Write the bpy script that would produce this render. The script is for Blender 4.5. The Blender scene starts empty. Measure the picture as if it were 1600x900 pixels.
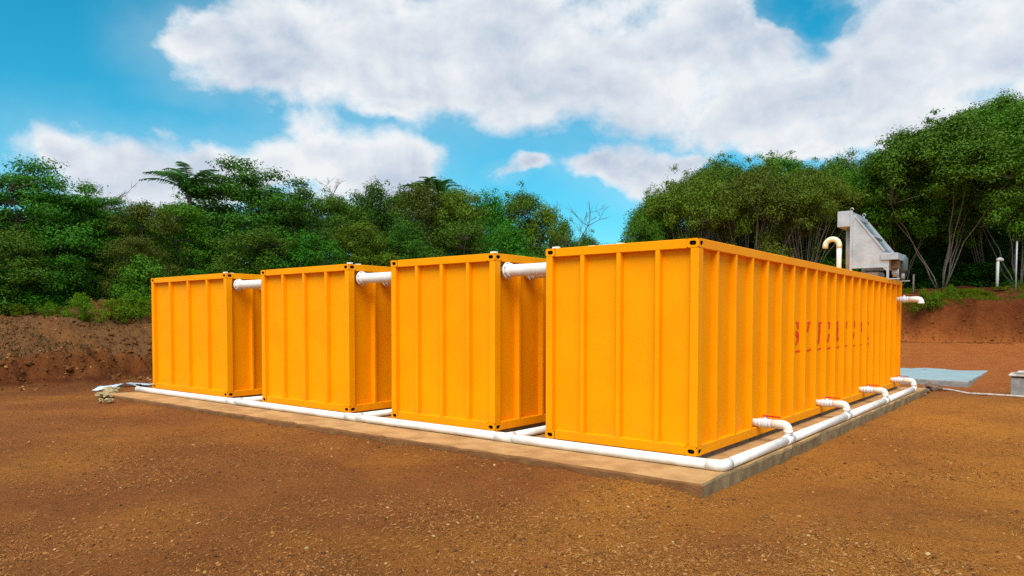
import bpy, math, random
import numpy as np
from mathutils import Matrix, Vector

random.seed(7)
rng = np.random.default_rng(11)
R = math.radians
S = bpy.context.scene
COL = S.collection

# ------------------------------------------------------------------ camera
FPX, YAW, PITCH, ROLL, SHY = 1123.55, -0.672, -0.033, 0.001, 86.5      # focal length in px of a 1600 px wide frame
CAM = np.array([3.929, -8.822, 1.792])
_c, _s = math.cos(YAW), math.sin(YAW)
FW = np.array([_s * math.cos(PITCH), _c * math.cos(PITCH), math.sin(PITCH)])
RT = np.array([_c, -_s, 0.0]); UP = np.cross(RT, FW)
RT, UP = math.cos(ROLL) * RT + math.sin(ROLL) * UP, math.cos(ROLL) * UP - math.sin(ROLL) * RT
cam = bpy.data.cameras.new('camera')
cam.sensor_width = 36.0; cam.lens = FPX / 1600 * 36.0; cam.shift_y = SHY / 1600
cam.clip_start = 0.1; cam.clip_end = 3000
co = bpy.data.objects.new('camera', cam); COL.objects.link(co)
co.matrix_world = Matrix(((RT[0], UP[0], -FW[0], CAM[0]), (RT[1], UP[1], -FW[1], CAM[1]), (RT[2], UP[2], -FW[2], CAM[2]), (0, 0, 0, 1)))
S.camera = co

def ray(x, y): return FW + RT * (x - 800) / FPX - UP * (y - 450 - SHY) / FPX
def on_z(x, y, z): d = ray(x, y); return CAM + d * (z - CAM[2]) / d[2]
def on_x(x, y, X): d = ray(x, y); return CAM + d * (X - CAM[0]) / d[0]
def at_depth(x, y, D): return CAM + ray(x, y) * D

# ------------------------------------------------------------------ light
SUN_TO = Vector((0.25, -0.52, 0.82)).normalized()       # direction towards the sun
SUN_EL = math.asin(SUN_TO.z); SUN_ROT = math.atan2(SUN_TO.x, SUN_TO.y)
sl = bpy.data.lights.new('sun', 'SUN'); sl.energy = 3.4; sl.angle = R(44); sl.color = (1.0, 0.96, 0.88)
so = bpy.data.objects.new('sun', sl); COL.objects.link(so); so.location = (0, 0, 40)
so.rotation_euler = SUN_TO.to_track_quat('Z', 'Y').to_euler()
S.view_settings.view_transform = 'Standard'; S.view_settings.look = 'None'
S.view_settings.gamma = 1.0; S.view_settings.use_curve_mapping = False
S.view_settings.exposure = 0.35
S.cycles.use_denoising = False
S.cycles.max_bounces = 6; S.cycles.diffuse_bounces = 3; S.cycles.glossy_bounces = 2
S.cycles.transmission_bounces = 3; S.cycles.transparent_max_bounces = 4
S.cycles.caustics_reflective = False; S.cycles.caustics_refractive = False

class NT:
    """small helper that writes node maths as nested calls"""
    def __init__(s, tree): s.t = tree; s.n = tree.nodes; s.l = tree.links
    def put(s, sock, v):
        if isinstance(v, bpy.types.NodeSocket): s.l.new(v, sock)
        elif isinstance(v, (tuple, list)) and len(v) == 3 and sock.type == 'RGBA': sock.default_value = (*v, 1)
        else: sock.default_value = v
    def m(s, op, a, b=None, c=None, clamp=False):
        n = s.n.new('ShaderNodeMath'); n.operation = op; n.use_clamp = clamp
        for i, v in enumerate((a, b, c)):
            if v is not None: s.put(n.inputs[i], v)
        return n.outputs[0]
    def vm(s, op, a, b=None):
        n = s.n.new('ShaderNodeVectorMath'); n.operation = op
        s.put(n.inputs[0], a)
        if b is not None: s.put(n.inputs[1], b)
        return n.outputs['Value'] if op in ('LENGTH', 'DOT_PRODUCT') else n.outputs['Vector']
    def xyz(s, x, y, z):
        n = s.n.new('ShaderNodeCombineXYZ')
        for i, v in enumerate((x, y, z)): s.put(n.inputs[i], v)
        return n.outputs[0]
    def sep(s, v):
        n = s.n.new('ShaderNodeSeparateXYZ'); s.put(n.inputs[0], v); return n.outputs
    def noise(s, vec, scale, detail=4, rough=0.55, dist=0.0, out='Fac'):
        n = s.n.new('ShaderNodeTexNoise'); n.noise_dimensions = '3D'
        if vec is not None: s.put(n.inputs['Vector'], vec)
        n.inputs['Scale'].default_value = scale; n.inputs['Detail'].default_value = detail
        n.inputs['Roughness'].default_value = rough; n.inputs['Distortion'].default_value = dist
        return n.outputs[out]
    def step(s, v, a, b, kind='SMOOTHSTEP', o0=0.0, o1=1.0):
        n = s.n.new('ShaderNodeMapRange'); n.interpolation_type = kind
        s.put(n.inputs[0], v); s.put(n.inputs[1], a); s.put(n.inputs[2], b); s.put(n.inputs[3], o0); s.put(n.inputs[4], o1)
        return n.outputs[0]
    def mix(s, f, a, b, mode='MIX'):
        n = s.n.new('ShaderNodeMix'); n.data_type = 'RGBA'; n.blend_type = mode
        s.put(n.inputs[0], f); s.put(n.inputs[6], a); s.put(n.inputs[7], b)
        return n.outputs[2]
    def coord(s, out='Object'):
        return s.n.new('ShaderNodeTexCoord').outputs[out]
    def attr(s, name, out='Fac'):
        n = s.n.new('ShaderNodeAttribute'); n.attribute_name = name; return n.outputs[out]

# ------------------------------------------------------------------ sky: Nishita blue with procedural cloud banks laid out by direction
W = bpy.data.worlds.new('World'); S.world = W; W.use_nodes = True
nt = NT(W.node_tree); nt.n.clear()
sky = nt.n.new('ShaderNodeTexSky'); sky.sky_type = 'NISHITA'; sky.sun_disc = False
sky.sun_elevation = SUN_EL; sky.sun_rotation = SUN_ROT
sky.air_density = 1.0; sky.dust_density = 0.6; sky.ozone_density = 1.6; sky.altitude = 0
dirv = nt.coord('Generated')
dx, dy, dz = nt.sep(dirv)
AZ = nt.m('ARCTAN2', dx, dy); EL = nt.m('ARCSINE', nt.m('MAXIMUM', nt.m('MINIMUM', dz, 1.0), -1.0))
UV = nt.xyz(AZ, EL, 0.0)
warp = nt.vm('SUBTRACT', nt.noise(nt.vm('MULTIPLY', UV, (1.0, 1.3, 1.0)), 7.0, 6, 0.55, 0.0, 'Color'), (0.5, 0.5, 0.5))
UVW = nt.vm('ADD', UV, nt.vm('MULTIPLY', warp, (0.16, 0.11, 0.0)))
def azel(px, py):
    d = ray(px, py); d = d / np.linalg.norm(d); return math.atan2(d[0], d[1]), math.asin(d[2])
def blob(px, py, rx, ry):
    a0, e0 = azel(px, py); a1, _ = azel(px + rx, py); _, e1 = azel(px, py - ry)
    v = nt.vm('SUBTRACT', UVW, (a0, e0, 0)); v = nt.vm('MULTIPLY', v, (1 / abs(a1 - a0), 1 / abs(e1 - e0), 0))
    return nt.m('SUBTRACT', 1.0, nt.vm('LENGTH', v))
n_big = nt.noise(nt.vm('MULTIPLY', UV, (1.0, 1.7, 1.0)), 4.2, 4, 0.5)
n_det = nt.noise(nt.vm('MULTIPLY', UV, (1.0, 1.25, 1.0)), 13.0, 9, 0.58, 0.25)
n_off = nt.noise(nt.vm('MULTIPLY', nt.vm('ADD', UV, (0.008, 0.016, 0.0)), (1.0, 1.25, 1.0)), 13.0, 9, 0.58, 0.25)
CLOUDS = [  # centre px, radii px: the upper bank, the cumulus over the trees, the small puffs
    (315, 62, 95, 58), (390, 100, 140, 62), (480, 70, 170, 110), (600, 60, 230, 130), (620, 130, 160, 70), (780, 40, 300, 150), (820, 120, 260, 80),
    (1000, 110, 260, 110), (1120, 60, 190, 150), (1200, 160, 240, 90), (1330, 150, 220, 110), (1460, 80, 280, 140), (1600, 60, 260, 150), (1280, 210, 170, 55), (1420, 190, 180, 70),
    (560, 268, 150, 98), (500, 262, 105, 90), (625, 275, 85, 80), (210, 282, 190, 78), (330, 275, 130, 66), (110, 255, 80, 45), (420, 280, 120, 60),
    (1010, 262, 135, 44), (1080, 250, 70, 32), (940, 258, 70, 30), (830, 250, 50, 24), (600, 165, 75, 26), (1260, 235, 110, 30)]
HOLES = [(1225, 0, 50, 20), (1290, 14, 34, 18), (1180, 272, 55, 28)]
F = None
for b in CLOUDS:
    v = blob(*b)
    if F is None: F = v
    else:
        n = nt.n.new('ShaderNodeMath'); n.operation = 'SMOOTH_MAX'; nt.put(n.inputs[0], F); nt.put(n.inputs[1], v); n.inputs[2].default_value = 0.25; F = n.outputs[0]
for h in HOLES:
    F = nt.m('SUBTRACT', F, nt.step(nt.m('ADD', blob(*h), nt.m('MULTIPLY', nt.m('SUBTRACT', n_det, 0.5), 2.2)), -0.9, 0.9, o1=1.05))
a_l, _ = azel(-150, 300); a_r, _ = azel(1750, 300)
inframe = nt.m('MULTIPLY', nt.m('MULTIPLY', nt.step(AZ, a_l - .15, a_l + .05), nt.step(AZ, a_r - .05, a_r + .15, o0=1.0, o1=0.0)), nt.step(EL, 0.40, 0.55, o0=1.0, o1=0.0))
bg = nt.noise(nt.vm('MULTIPLY', UV, (1.0, 1.6, 1.0)), 2.1, 3, 0.5)
bgf = nt.m('SUBTRACT', nt.m('MULTIPLY', nt.m('SUBTRACT', bg, 0.42), 2.6), nt.m('MULTIPLY', inframe, 4.0))
F = nt.m('MAXIMUM', F, bgf)
wob = nt.m('ADD', nt.m('MULTIPLY', nt.m('SUBTRACT', n_det, 0.5), 1.15), nt.m('MULTIPLY', nt.m('SUBTRACT', n_big, 0.5), 0.5))
FN = nt.m('ADD', F, wob)
dens = nt.step(FN, -0.12, 0.52)
thin = nt.step(F, -0.9, 0.5, o0=0.0, o1=0.20)                                  # faint veil round the banks
dens = nt.m('MAXIMUM', dens, thin)
relief = nt.m('MULTIPLY', nt.m('SUBTRACT', n_det, n_off), 1.5)
grey = nt.m('ADD', nt.step(nt.m('ADD', F, nt.m('MULTIPLY', wob, 0.35)), 0.1, 0.9, o0=0.02, o1=0.58), nt.m('MULTIPLY', nt.m('SUBTRACT', n_big, 0.5), 2.6))
grey = nt.m('SUBTRACT', grey, relief, clamp=True)
cl_col = nt.mix(grey, (6.9, 7.1, 7.3), (3.8, 4.5, 5.6))
hs = nt.n.new('ShaderNodeHueSaturation'); hs.inputs['Hue'].default_value = 0.468; hs.inputs['Saturation'].default_value = 1.22; hs.inputs['Value'].default_value = 1.0
nt.put(hs.inputs['Color'], nt.mix(1.0, sky.outputs[0], (0.66, 0.98, 1.18), 'MULTIPLY'))
col = nt.mix(dens, hs.outputs[0], cl_col)
bgn = nt.n.new('ShaderNodeBackground'); bgn.inputs['Strength'].default_value = 0.10; nt.put(bgn.inputs['Color'], col)
wo = nt.n.new('ShaderNodeOutputWorld'); nt.l.new(bgn.outputs[0], wo.inputs[0])

# ------------------------------------------------------------------ materials
def mat(name, base, rough=0.6, metallic=0.0, var=None, var_scale=3.0, bump=0.0, bump_scale=20.0, spec=None, space='Object'):
    """principled material: base colour broken up by noise towards var, with fine relief"""
    m = bpy.data.materials.new(name); m.use_nodes = True
    t = NT(m.node_tree); p = t.n['Principled BSDF']
    p.inputs['Roughness'].default_value = rough; p.inputs['Metallic'].default_value = metallic
    if spec is not None: p.inputs['Specular IOR Level'].default_value = spec
    v = t.coord(space)
    if var is not None:
        f = t.step(t.noise(v, var_scale, 6, 0.6), 0.35, 0.68)
        t.put(p.inputs['Base Color'], t.mix(f, base, var))
    else: p.inputs['Base Color'].default_value = (*base, 1)
    if bump > 0:
        b = t.n.new('ShaderNodeBump'); b.inputs['Strength'].default_value = bump; b.inputs['Distance'].default_value = 0.02
        t.put(b.inputs['Height'], t.noise(v, bump_scale, 5, 0.6)); t.l.new(b.outputs[0], p.inputs['Normal'])
    return m

def paint_mat():
    m = bpy.data.materials.new('orange_paint'); m.use_nodes = True
    t = NT(m.node_tree); p = t.n['Principled BSDF']; v = t.coord('Object')
    geo = t.n.new('ShaderNodeNewGeometry'); w = geo.outputs['Position']
    n1 = t.noise(w, 1.3, 4, 0.6)
    base = t.mix(t.step(n1, 0.3, 0.7), (0.95, 0.352, 0.0003), (0.92, 0.318, 0.0003))
    streak = t.noise(t.vm('MULTIPLY', w, (9.0, 9.0, 0.5)), 2.0, 5, 0.65)
    base = t.mix(t.step(streak, 0.58, 0.8, o1=0.22), base, (0.75, 0.24, 0.002))
    x, y, z = t.sep(w)
    splash = t.m('MULTIPLY', t.step(z, 0.0, 0.45, o0=1.0, o1=0.0), t.step(t.noise(w, 6.0, 6, 0.7), 0.45, 0.75))
    base = t.mix(t.m('MULTIPLY', splash, 0.38), base, (0.36, 0.14, 0.03))          # soil splashed up by rain
    t.put(p.inputs['Base Color'], base)
    p.inputs['Roughness'].default_value = 0.5; p.inputs['Specular IOR Level'].default_value = 0.09
    b = t.n.new('ShaderNodeBump'); b.inputs['Strength'].default_value = 0.25; b.inputs['Distance'].default_value = 0.02
    t.put(b.inputs['Height'], t.m('ADD', t.noise(w, 2.2, 2, 0.5), t.m('MULTIPLY', t.noise(w, 60, 3, 0.5), 0.04)))
    t.l.new(b.outputs[0], p.inputs['Normal'])
    return m

def soil_mat():
    m = bpy.data.materials.new('soil'); m.use_nodes = True
    t = NT(m.node_tree); p = t.n['Principled BSDF']
    geo = t.n.new('ShaderNodeNewGeometry'); w = geo.outputs['Position']
    big = t.noise(w, 0.35, 4, 0.6); mid = t.noise(w, 1.6, 6, 0.65); fin = t.noise(w, 9.0, 8, 0.72); grit = t.noise(w, 55.0, 4, 0.7)
    c = t.mix(t.step(big, 0.35, 0.65), (0.265, 0.083, 0.017), (0.33, 0.110, 0.024))
    c = t.mix(t.attr('ochre'), c, (0.55, 0.205, 0.024))
    c = t.mix(t.attr('red'), c, t.mix(t.step(mid, 0.35, 0.65), (0.055, 0.011, 0.004), (0.105, 0.025, 0.007)))
    c = t.mix(t.attr('orange'), c, t.mix(t.step(mid, 0.35, 0.7), (0.38, 0.092, 0.016), (0.47, 0.145, 0.030)))
    c = t.mix(t.attr('humus'), c, t.mix(t.step(fin, 0.35, 0.65), (0.115, 0.047, 0.015), (0.215, 0.100, 0.036)))
    c = t.mix(t.step(mid, 0.55, 0.75, o1=0.45), c, (0.18, 0.082, 0.016))           # thin weedy film
    c = t.mix(t.step(fin, 0.50, 0.70, o1=0.55), c, (0.13, 0.050, 0.015))
    c = t.mix(t.step(fin, 0.42, 0.25, o1=0.45), c, (0.42, 0.185, 0.070))
    c = t.mix(t.step(grit, 0.60, 0.74, o1=0.55), c, (0.49, 0.235, 0.075))
    c = t.mix(t.step(grit, 0.40, 0.28, o1=0.5), c, (0.10, 0.040, 0.014))
    crumb = t.noise(w, 24.0, 6, 0.75)
    c = t.mix(t.step(crumb, 0.52, 0.70, o1=0.50), c, (0.12, 0.046, 0.014))
    c = t.mix(t.step(crumb, 0.46, 0.32, o1=0.42), c, (0.54, 0.25, 0.085))
    c = t.mix(t.m('MULTIPLY', t.attr('red'), 0.55), c, (0.105, 0.022, 0.005))
    t.put(p.inputs['Base Color'], c); p.inputs['Roughness'].default_value = 0.95; p.inputs['Specular IOR Level'].default_value = 0.15
    b = t.n.new('ShaderNodeBump'); b.inputs['Strength'].default_value = 0.9; b.inputs['Distance'].default_value = 0.05
    t.put(b.inputs['Height'], t.m('ADD', t.m('MULTIPLY', fin, 0.8), t.m('MULTIPLY', grit, 0.5)))
    b2 = t.n.new('ShaderNodeBump'); b2.inputs['Strength'].default_value = 0.8; b2.inputs['Distance'].default_value = 0.22
    t.put(b2.inputs['Height'], t.noise(w, 3.2, 8, 0.74)); t.l.new(b.outputs[0], b2.inputs['Normal']); t.l.new(b2.outputs[0], p.inputs['Normal'])
    return m

def leaf_mat(name, c0, c1, c2, trans=0.15):
    """leaf colour varies per leaf (attribute rnd), per clump (noise) and per tree (object random)"""
    m = bpy.data.materials.new(name); m.use_nodes = True
    t = NT(m.node_tree); t.n.clear()
    out = t.n.new('ShaderNodeOutputMaterial')
    oi = t.n.new('ShaderNodeObjectInfo').outputs['Random']
    r = t.attr('rnd')
    cl = t.noise(t.coord('Object'), 0.7, 2, 0.5)
    c = t.mix(t.step(cl, 0.35, 0.65), c0, c1)
    c = t.mix(t.m('MULTIPLY', r, 0.55), c, c2)
    h = t.n.new('ShaderNodeHueSaturation'); t.put(h.inputs['Color'], c)
    t.put(h.inputs['Hue'], t.m('ADD', 0.472, t.m('MULTIPLY', oi, 0.03))); t.put(h.inputs['Value'], t.m('ADD', 0.55, t.m('MULTIPLY', oi, 0.55)))
    h.inputs['Saturation'].default_value = 1.15
    d = t.n.new('ShaderNodeBsdfPrincipled'); t.put(d.inputs['Base Color'], h.outputs[0]); d.inputs['Roughness'].default_value = 0.55; d.inputs['Specular IOR Level'].default_value = 0.25
    tr = t.n.new('ShaderNodeBsdfTranslucent'); t.put(tr.inputs[0], t.mix(0.5, h.outputs[0], (0.10, 0.16, 0.01)))
    mx = t.n.new('ShaderNodeMixShader'); mx.inputs[0].default_value = trans
    t.l.new(d.outputs[0], mx.inputs[1]); t.l.new(tr.outputs[0], mx.inputs[2]); t.l.new(mx.outputs[0], out.inputs[0])
    return m

def pebble_mat(name, ramp):
    m = bpy.data.materials.new(name); m.use_nodes = True
    t = NT(m.node_tree); p = t.n['Principled BSDF']
    cr = t.n.new('ShaderNodeValToRGB'); t.put(cr.inputs[0], t.attr('rnd'))
    cr.color_ramp.interpolation = 'LINEAR'
    els = cr.color_ramp.elements
    while len(els) < len(ramp): els.new(0.5)
    for e, (pos, c) in zip(els, ramp): e.position = pos; e.color = (*c, 1)
    t.put(p.inputs['Base Color'], cr.outputs[0]); p.inputs['Roughness'].default_value = 0.9; p.inputs['Specular IOR Level'].default_value = 0.2
    return m

M = dict(
    paint=paint_mat(), soil=soil_mat(),
    hollow=mat('painted_hollow_shade', (0.018, 0.012, 0.010), 0.8),  # near-black colour stands in for the shade inside the casting holes
    pvc=mat('white_pvc', (0.86, 0.87, 0.86), 0.40, var=(0.74, 0.71, 0.64), var_scale=3.5),
    pvc_old=mat('yellowed_pvc', (0.74, 0.74, 0.54), 0.5, var=(0.66, 0.66, 0.46), var_scale=6),
    valve=mat('white_valve_plastic', (0.74, 0.76, 0.82), 0.35, var=(0.66, 0.67, 0.74), var_scale=9),
    red=mat('red_lever_plastic', (0.55, 0.008, 0.012), 0.4, var=(0.42, 0.006, 0.01), var_scale=12),
    letter=mat('red_lettering', (0.80, 0.022, 0.004), 0.7, var=(0.80, 0.06, 0.004), var_scale=7),
    bolt=mat('dull_bolt_steel', (0.42, 0.40, 0.36), 0.5, 0.6, var=(0.30, 0.22, 0.14), var_scale=30),
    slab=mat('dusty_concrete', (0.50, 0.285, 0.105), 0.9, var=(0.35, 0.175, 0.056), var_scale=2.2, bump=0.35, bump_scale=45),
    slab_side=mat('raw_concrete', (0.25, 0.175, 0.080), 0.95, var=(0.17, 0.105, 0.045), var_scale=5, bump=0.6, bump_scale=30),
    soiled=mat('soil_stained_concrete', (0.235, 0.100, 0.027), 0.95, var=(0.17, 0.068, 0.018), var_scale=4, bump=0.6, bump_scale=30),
    plinth=mat('grey_mortar', (0.20, 0.175, 0.14), 0.95, var=(0.12, 0.10, 0.08), var_scale=6, bump=0.6, bump_scale=30),
    bluepaint=mat('pale_blue_floor_paint', (0.25, 0.33, 0.35), 0.7, var=(0.28, 0.40, 0.41), var_scale=1.4, bump=0.2, bump_scale=12),
    greyconc=mat('grey_concrete', (0.30, 0.30, 0.29), 0.9, var=(0.20, 0.20, 0.19), var_scale=5, bump=0.5, bump_scale=30),
    whiteconc=mat('whitewashed_concrete', (0.60, 0.55, 0.50), 0.9, var=(0.42, 0.33, 0.26), var_scale=8, bump=0.4, bump_scale=40),
    steel=mat('brushed_stainless', (0.48, 0.52, 0.56), 0.42, 0.35, var=(0.38, 0.42, 0.46), var_scale=3, bump=1.0, bump_scale=2.2),
    screen=mat('wedge_wire_screen', (0.16, 0.22, 0.25), 0.25, 0.7, var=(0.10, 0.15, 0.18), var_scale=5),
    rust=mat('rusty_gearbox', (0.20, 0.085, 0.025), 0.8, var=(0.08, 0.045, 0.03), var_scale=9),
    motor=mat('grey_green_motor', (0.075, 0.115, 0.115), 0.5, var=(0.05, 0.08, 0.08), var_scale=6),
    galv=mat('galvanised_post', (0.50, 0.52, 0.54), 0.55, 0.2, var=(0.40, 0.41, 0.42), var_scale=6),
    plastic=mat('pale_blue_plastic_sheet', (0.58, 0.68, 0.74), 0.35, var=(0.46, 0.58, 0.66), var_scale=4, bump=0.4, bump_scale=9),
    sack=mat('pale_yellow_stone', (0.45, 0.36, 0.19), 0.95, var=(0.30, 0.22, 0.10), var_scale=7, bump=0.6, bump_scale=25),
    rock=mat('brown_rock', (0.20, 0.13, 0.08), 0.95, var=(0.11, 0.07, 0.045), var_scale=6, bump=0.6, bump_scale=25),
    bark=mat('dark_bark', (0.085, 0.065, 0.045), 0.95, var=(0.045, 0.035, 0.025), var_scale=6, bump=0.5, bump_scale=14),
    palebark=mat('pale_grey_bark', (0.24, 0.20, 0.155), 0.9, var=(0.13, 0.105, 0.08), var_scale=4, bump=0.4, bump_scale=14),
    dry=mat('bare_twig', (0.16, 0.125, 0.10), 0.9, var=(0.11, 0.085, 0.065), var_scale=6),
    leaf_dark=leaf_mat('dark_green_leaves', (0.0178, 0.0983, 0.0081), (0.0310, 0.1471, 0.0109), (0.0808, 0.2898, 0.0199)),
    leaf_mid=leaf_mat('mid_green_leaves', (0.0296, 0.1084, 0.0075), (0.0564, 0.1677, 0.0108), (0.1366, 0.3185, 0.0221)),
    leaf_olive=leaf_mat('olive_leaves', (0.0548, 0.0936, 0.0067), (0.0825, 0.1410, 0.0091), (0.1693, 0.2748, 0.0166)),
    leaf_rich=leaf_mat('rich_green_leaves', (0.0281, 0.1437, 0.0045), (0.0548, 0.2172, 0.0066), (0.1507, 0.4321, 0.0132)),
    leaf_bright=leaf_mat('bright_green_leaves', (0.080, 0.225, 0.0144), (0.123, 0.285, 0.0192), (0.217, 0.375, 0.0300), 0.45),
    leaf_yellow=leaf_mat('yellow_green_leaves', (0.109, 0.188, 0.0144), (0.152, 0.240, 0.0192), (0.246, 0.315, 0.0300), 0.45),
    leaf_weed=leaf_mat('dull_weed_leaves', (0.070, 0.066, 0.016), (0.11, 0.085, 0.022), (0.16, 0.12, 0.035)),
    pebble=pebble_mat('mixed_pebbles', [(0.0, (0.075, 0.030, 0.012)), (0.40, (0.25, 0.090, 0.020)), (0.80, (0.33, 0.14, 0.034)), (0.95, (0.38, 0.195, 0.06)), (1.0, (0.46, 0.33, 0.16))]),
    straw=pebble_mat('dry_straw', [(0.0, (0.16, 0.075, 0.017)), (0.6, (0.34, 0.15, 0.030)), (1.0, (0.46, 0.24, 0.065))]),
)

# ------------------------------------------------------------------ mesh helpers
def tag(o, label=None, cat=None, group=None, kind=None):
    if label: o['label'] = label
    if cat: o['category'] = cat
    if group: o['group'] = group
    if kind: o['kind'] = kind
    return o

def empty(name, loc=(0, 0, 0), rz=0.0):
    o = bpy.data.objects.new(name, None); COL.objects.link(o); o.location = loc; o.rotation_euler = (0, 0, rz); o.empty_display_size = 0.3
    return o

def link(name, me, parent=None, loc=(0, 0, 0), rz=0.0):
    o = bpy.data.objects.new(name, me); COL.objects.link(o); o.location = loc; o.rotation_euler = (0, 0, rz)
    if parent is not None: o.parent = parent
    return o

class MB:
    def __init__(s): s.v = []; s.f = []; s.sm = []; s.mi = []
    def add(s, vs, fs, smooth=False, mi=0):
        k = len(s.v); s.v += [tuple(map(float, p)) for p in vs]
        for f in fs: s.f.append(tuple(i + k for i in f)); s.sm.append(smooth); s.mi.append(mi)
        return s
    def box(s, x0, x1, y0, y1, z0, z1, b=0.0, mi=0):
        """box with its twelve edges chamfered by b"""
        if b <= 0:
            vs = [(x, y, z) for z in (z0, z1) for y in (y0, y1) for x in (x0, x1)]
            return s.add(vs, [(0, 2, 3, 1), (4, 5, 7, 6), (0, 1, 5, 4), (2, 6, 7, 3), (0, 4, 6, 2), (1, 3, 7, 5)], mi=mi)
        lo = (x0, y0, z0); hi = (x1, y1, z1); vs = []; idx = {}
        for c in range(8):
            sg = [(c >> a) & 1 for a in range(3)]
            for ax in range(3):
                p = []
                for a in range(3):
                    e = hi[a] if sg[a] else lo[a]
                    p.append(e if a == ax else (e - b if sg[a] else e + b))
                idx[(c, ax)] = len(vs); vs.append(p)
        fs = []
        for ax in range(3):
            o1, o2 = (ax + 1) % 3, (ax + 2) % 3
            for sd in (0, 1):
                loop = []
                for (a, bb) in ((0, 0), (1, 0), (1, 1), (0, 1)):
                    c = (sd << ax) | (a << o1) | (bb << o2); loop.append(idx[(c, ax)])
                fs.append(tuple(loop if sd else loop[::-1]))
            for a in (0, 1):
                for bb in (0, 1):
                    c0 = (a << o1) | (bb << o2); c1 = c0 | (1 << ax)
                    q = [idx[(c0, o1)], idx[(c1, o1)], idx[(c1, o2)], idx[(c0, o2)]]
                    fs.append(tuple(q if (a ^ bb) else q[::-1]))
        for c in range(8):
            q = [idx[(c, 0)], idx[(c, 1)], idx[(c, 2)]]
            fs.append(tuple(q if bin(c).count('1') % 2 else q[::-1]))
        return s.add(vs, fs, mi=mi)
    def tube(s, pts, rad, n=12, caps=True, smooth=True, mi=0):
        pts = [np.array(p, float) for p in pts]; m = len(pts)
        if not hasattr(rad, '__len__'): rad = [rad] * m
        tan = [pts[min(i + 1, m - 1)] - pts[max(i - 1, 0)] for i in range(m)]
        t0 = tan[0] / (np.linalg.norm(tan[0]) + 1e-9)
        a = np.array((0, 0, 1.0)) if abs(t0[2]) < 0.9 else np.array((1.0, 0, 0))
        u = np.cross(t0, a); u /= np.linalg.norm(u); vs = []
        for p, t, r in zip(pts, tan, rad):
            t = t / (np.linalg.norm(t) + 1e-9); u = u - t * (u @ t); u /= np.linalg.norm(u); w = np.cross(t, u)
            for k in range(n):
                g = 2 * math.pi * k / n; vs.append(p + r * (math.cos(g) * u + math.sin(g) * w))
        fs = [(i * n + k, i * n + (k + 1) % n, (i + 1) * n + (k + 1) % n, (i + 1) * n + k) for i in range(m - 1) for k in range(n)]
        s.add(vs, fs, smooth, mi)
        if caps:
            k0 = len(s.v) - len(vs)
            s.f.append(tuple(k0 + k for k in range(n))[::-1]); s.f.append(tuple(k0 + (m - 1) * n + k for k in range(n))); s.sm += [False, False]; s.mi += [mi, mi]
        return s
    def prism(s, prof, axis, a0, a1, mi=0):
        """closed 2-D outline extruded along an axis (0 x, 1 y, 2 z)"""
        def P(q, t): p = list(q); p.insert(axis, t); return p
        n = len(prof); vs = [P(q, a0) for q in prof] + [P(q, a1) for q in prof]
        fs = [tuple(range(n))[::-1], tuple(range(n, 2 * n))] + [(i, (i + 1) % n, n + (i + 1) % n, n + i) for i in range(n)]
        return s.add(vs, fs, mi=mi)
    def mesh(s, name, mats):
        me = bpy.data.meshes.new(name); me.from_pydata(s.v, [], s.f)
        for m in (mats if isinstance(mats, (list, tuple)) else [mats]): me.materials.append(m)
        me.polygons.foreach_set('use_smooth', s.sm); me.polygons.foreach_set('material_index', s.mi); me.update()
        return me
    def build(s, name, mats, parent=None, loc=(0, 0, 0), rz=0.0): return link(name, s.mesh(name, mats), parent, loc, rz)

def np_mesh(name, V, Fq, mats, attrs=None, smooth=False):
    """mesh from arrays; Fq is (n, 3) or (n, 4); attrs maps a name to per-face floats"""
    me = bpy.data.meshes.new(name); k = Fq.shape[1]
    me.vertices.add(len(V)); me.vertices.foreach_set('co', np.ascontiguousarray(V, np.float32).ravel())
    me.loops.add(Fq.size); me.loops.foreach_set('vertex_index', np.ascontiguousarray(Fq, np.int32).ravel())
    me.polygons.add(len(Fq)); me.polygons.foreach_set('loop_start', np.arange(0, Fq.size, k, dtype=np.int32))
    me.polygons.foreach_set('use_smooth', np.full(len(Fq), smooth))
    for m in (mats if isinstance(mats, (list, tuple)) else [mats]): me.materials.append(m)
    for a, val in (attrs or {}).items():
        at = me.attributes.new(a, 'FLOAT', 'FACE' if len(val) == len(Fq) else 'POINT'); at.data.foreach_set('value', np.ascontiguousarray(val, np.float32))
    me.update(calc_edges=True); me.validate()
    return me

_lat = np.random.default_rng(5).random((256, 256))
def vnoise(x, y):
    xi = np.floor(x).astype(int); yi = np.floor(y).astype(int); fx = x - xi; fy = y - yi
    fx = fx * fx * (3 - 2 * fx); fy = fy * fy * (3 - 2 * fy)
    g = lambda a, b: _lat[a & 255, b & 255]
    return (g(xi, yi) * (1 - fx) + g(xi + 1, yi) * fx) * (1 - fy) + (g(xi, yi + 1) * (1 - fx) + g(xi + 1, yi + 1) * fx) * fy - 0.5
def fbm(x, y, sc, oct=4, gain=0.5):
    r = 0; a = 1.0
    for i in range(oct): r = r + a * vnoise(x * sc + 17.3 * i, y * sc + 9.1 * i); sc *= 2.03; a *= gain
    return r
def sstep(a, b, t): t = np.clip((t - a) / (b - a), 0, 1); return t * t * (3 - 2 * t)

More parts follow.
